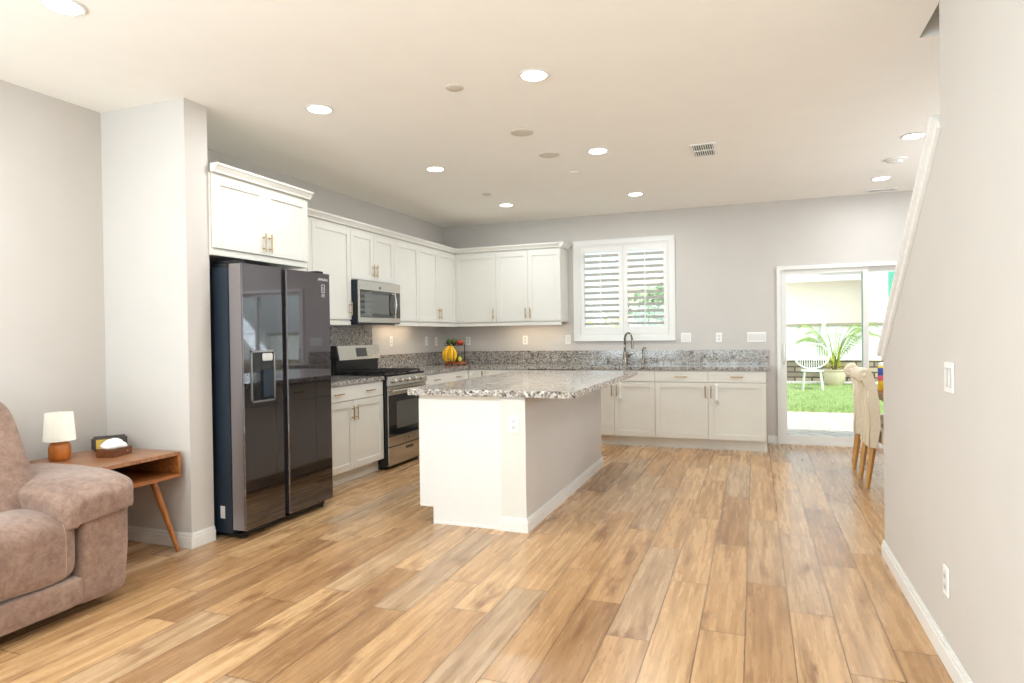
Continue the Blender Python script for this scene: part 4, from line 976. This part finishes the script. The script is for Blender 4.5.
for i in range(7):
    a = i*.9; lf = MB(); q = Vector((.12*math.cos(a), .12*math.sin(a), .40)); tip = q+Vector((.12*math.cos(a), .12*math.sin(a), random.uniform(.35, .75))); sd2 = Vector((-math.sin(a), math.cos(a), 0))*.03
    md = q.lerp(tip, .5)+Vector((0, 0, .03)); lf.quad(q, md-sd2, tip, md+sd2); link('blade_leaf', lf, 'yellowleaf', pt, normals=False)
for i in range(9):
    a = i*.7; lf = MB()
    for k in range(10):
        p = Vector((.20*math.cos(a)+random.uniform(-.06, .06), .24*math.sin(a)+random.uniform(-.06, .06), .42+random.uniform(0, .12))); v1 = Vector((random.uniform(-1, 1), random.uniform(-1, 1), random.uniform(-.3, 1))).normalized()*.05; v2 = v1.cross(Vector((0, 0, 1))).normalized()*.022
        lf.quad(p, p+v1*.5+v2, p+v1, p+v1*.5-v2)
    link('trailing_leaves', lf, 'yellowleaf', pt, normals=False)
# round-backed garden chair
gc = thing('garden_chair', 'pale round-backed wire garden chair beside the potted palm', 'chair', (1.25, 16.75, GZ+.0105))
m = MB(); 
m.tube([(.38*math.cos(2*PI*i/32), .06, .78+.30*math.sin(2*PI*i/32)) for i in range(33)], .016, 8, False)
link('back_ring', m, 'fence', gc, True)
m = MB()
for i in range(-7, 8):
    x = i*.05; h = .30*math.sqrt(max(0, 1-(x/.38)**2)); m.tube([(x, .06, .78-h), (x, .06, .78+h)], .009, 6)
link('back_rods', m, 'fence', gc)
link('seat', MB().lathe([(.24, .42), (.25, .43), (.25, .455), (.002, .46)], (0, -.16, 0), 24), 'fence', gc, 'auto')
for x, y in ((-.17, -.32), (.17, -.32), (-.17, .02), (.17, .02)): link('leg', MB().tube([(x, y, .42), (x*1.25, y+(.03 if y > -.1 else -.03), 0)], .014, 8), 'fence', gc)
# shrubs / tree outside the kitchen window
def leafy(nm, lb, x, y, z, rx, rz, hgt, n, mat='leaf', seed=1, cat='tree', ls=.16):
    random.seed(seed); t = thing(nm, lb, cat, (x, y, z), 0)
    link('trunk', MB().tube([(0, 0, 0), (.05, 0, hgt*.5), (0, .05, hgt)], [.07, .05, .03], 8), 'bark', t, True)
    m = MB()
    for i in range(n):
        a = random.uniform(0, 2*PI); b = math.acos(random.uniform(-1, 1)); r = random.uniform(.55, 1)*(1+.25*math.sin(a*3+b*4))
        p = Vector((rx*r*math.sin(b)*math.cos(a), rx*r*math.sin(b)*math.sin(a), hgt+rz*r*math.cos(b)))
        v1 = Vector((random.gauss(0, 1), random.gauss(0, 1), random.gauss(0, 1))).normalized(); v2 = v1.cross(Vector((random.gauss(0, 1), random.gauss(0, 1), 1))).normalized(); s = random.uniform(.6, 1.2)*ls
        m.quad(p, p+v1*s*.5+v2*s*.25, p+v1*s, p+v1*s*.5-v2*s*.25)
    link('foliage', m, mat, t, normals=False)
leafy('garden_tree', 'pale green leafy tree seen through the right shutter', -2.05, 15.5, GZ+.0105, .75, .75, 1.75, 1500, 'pale_leaf', 4)
leafy('garden_shrub', 'low yellow-green shrub seen through the left shutter', -3.35, 15.8, GZ+.0105, .6, .45, 1.2, 1000, 'yellowleaf', 9, 'shrub')
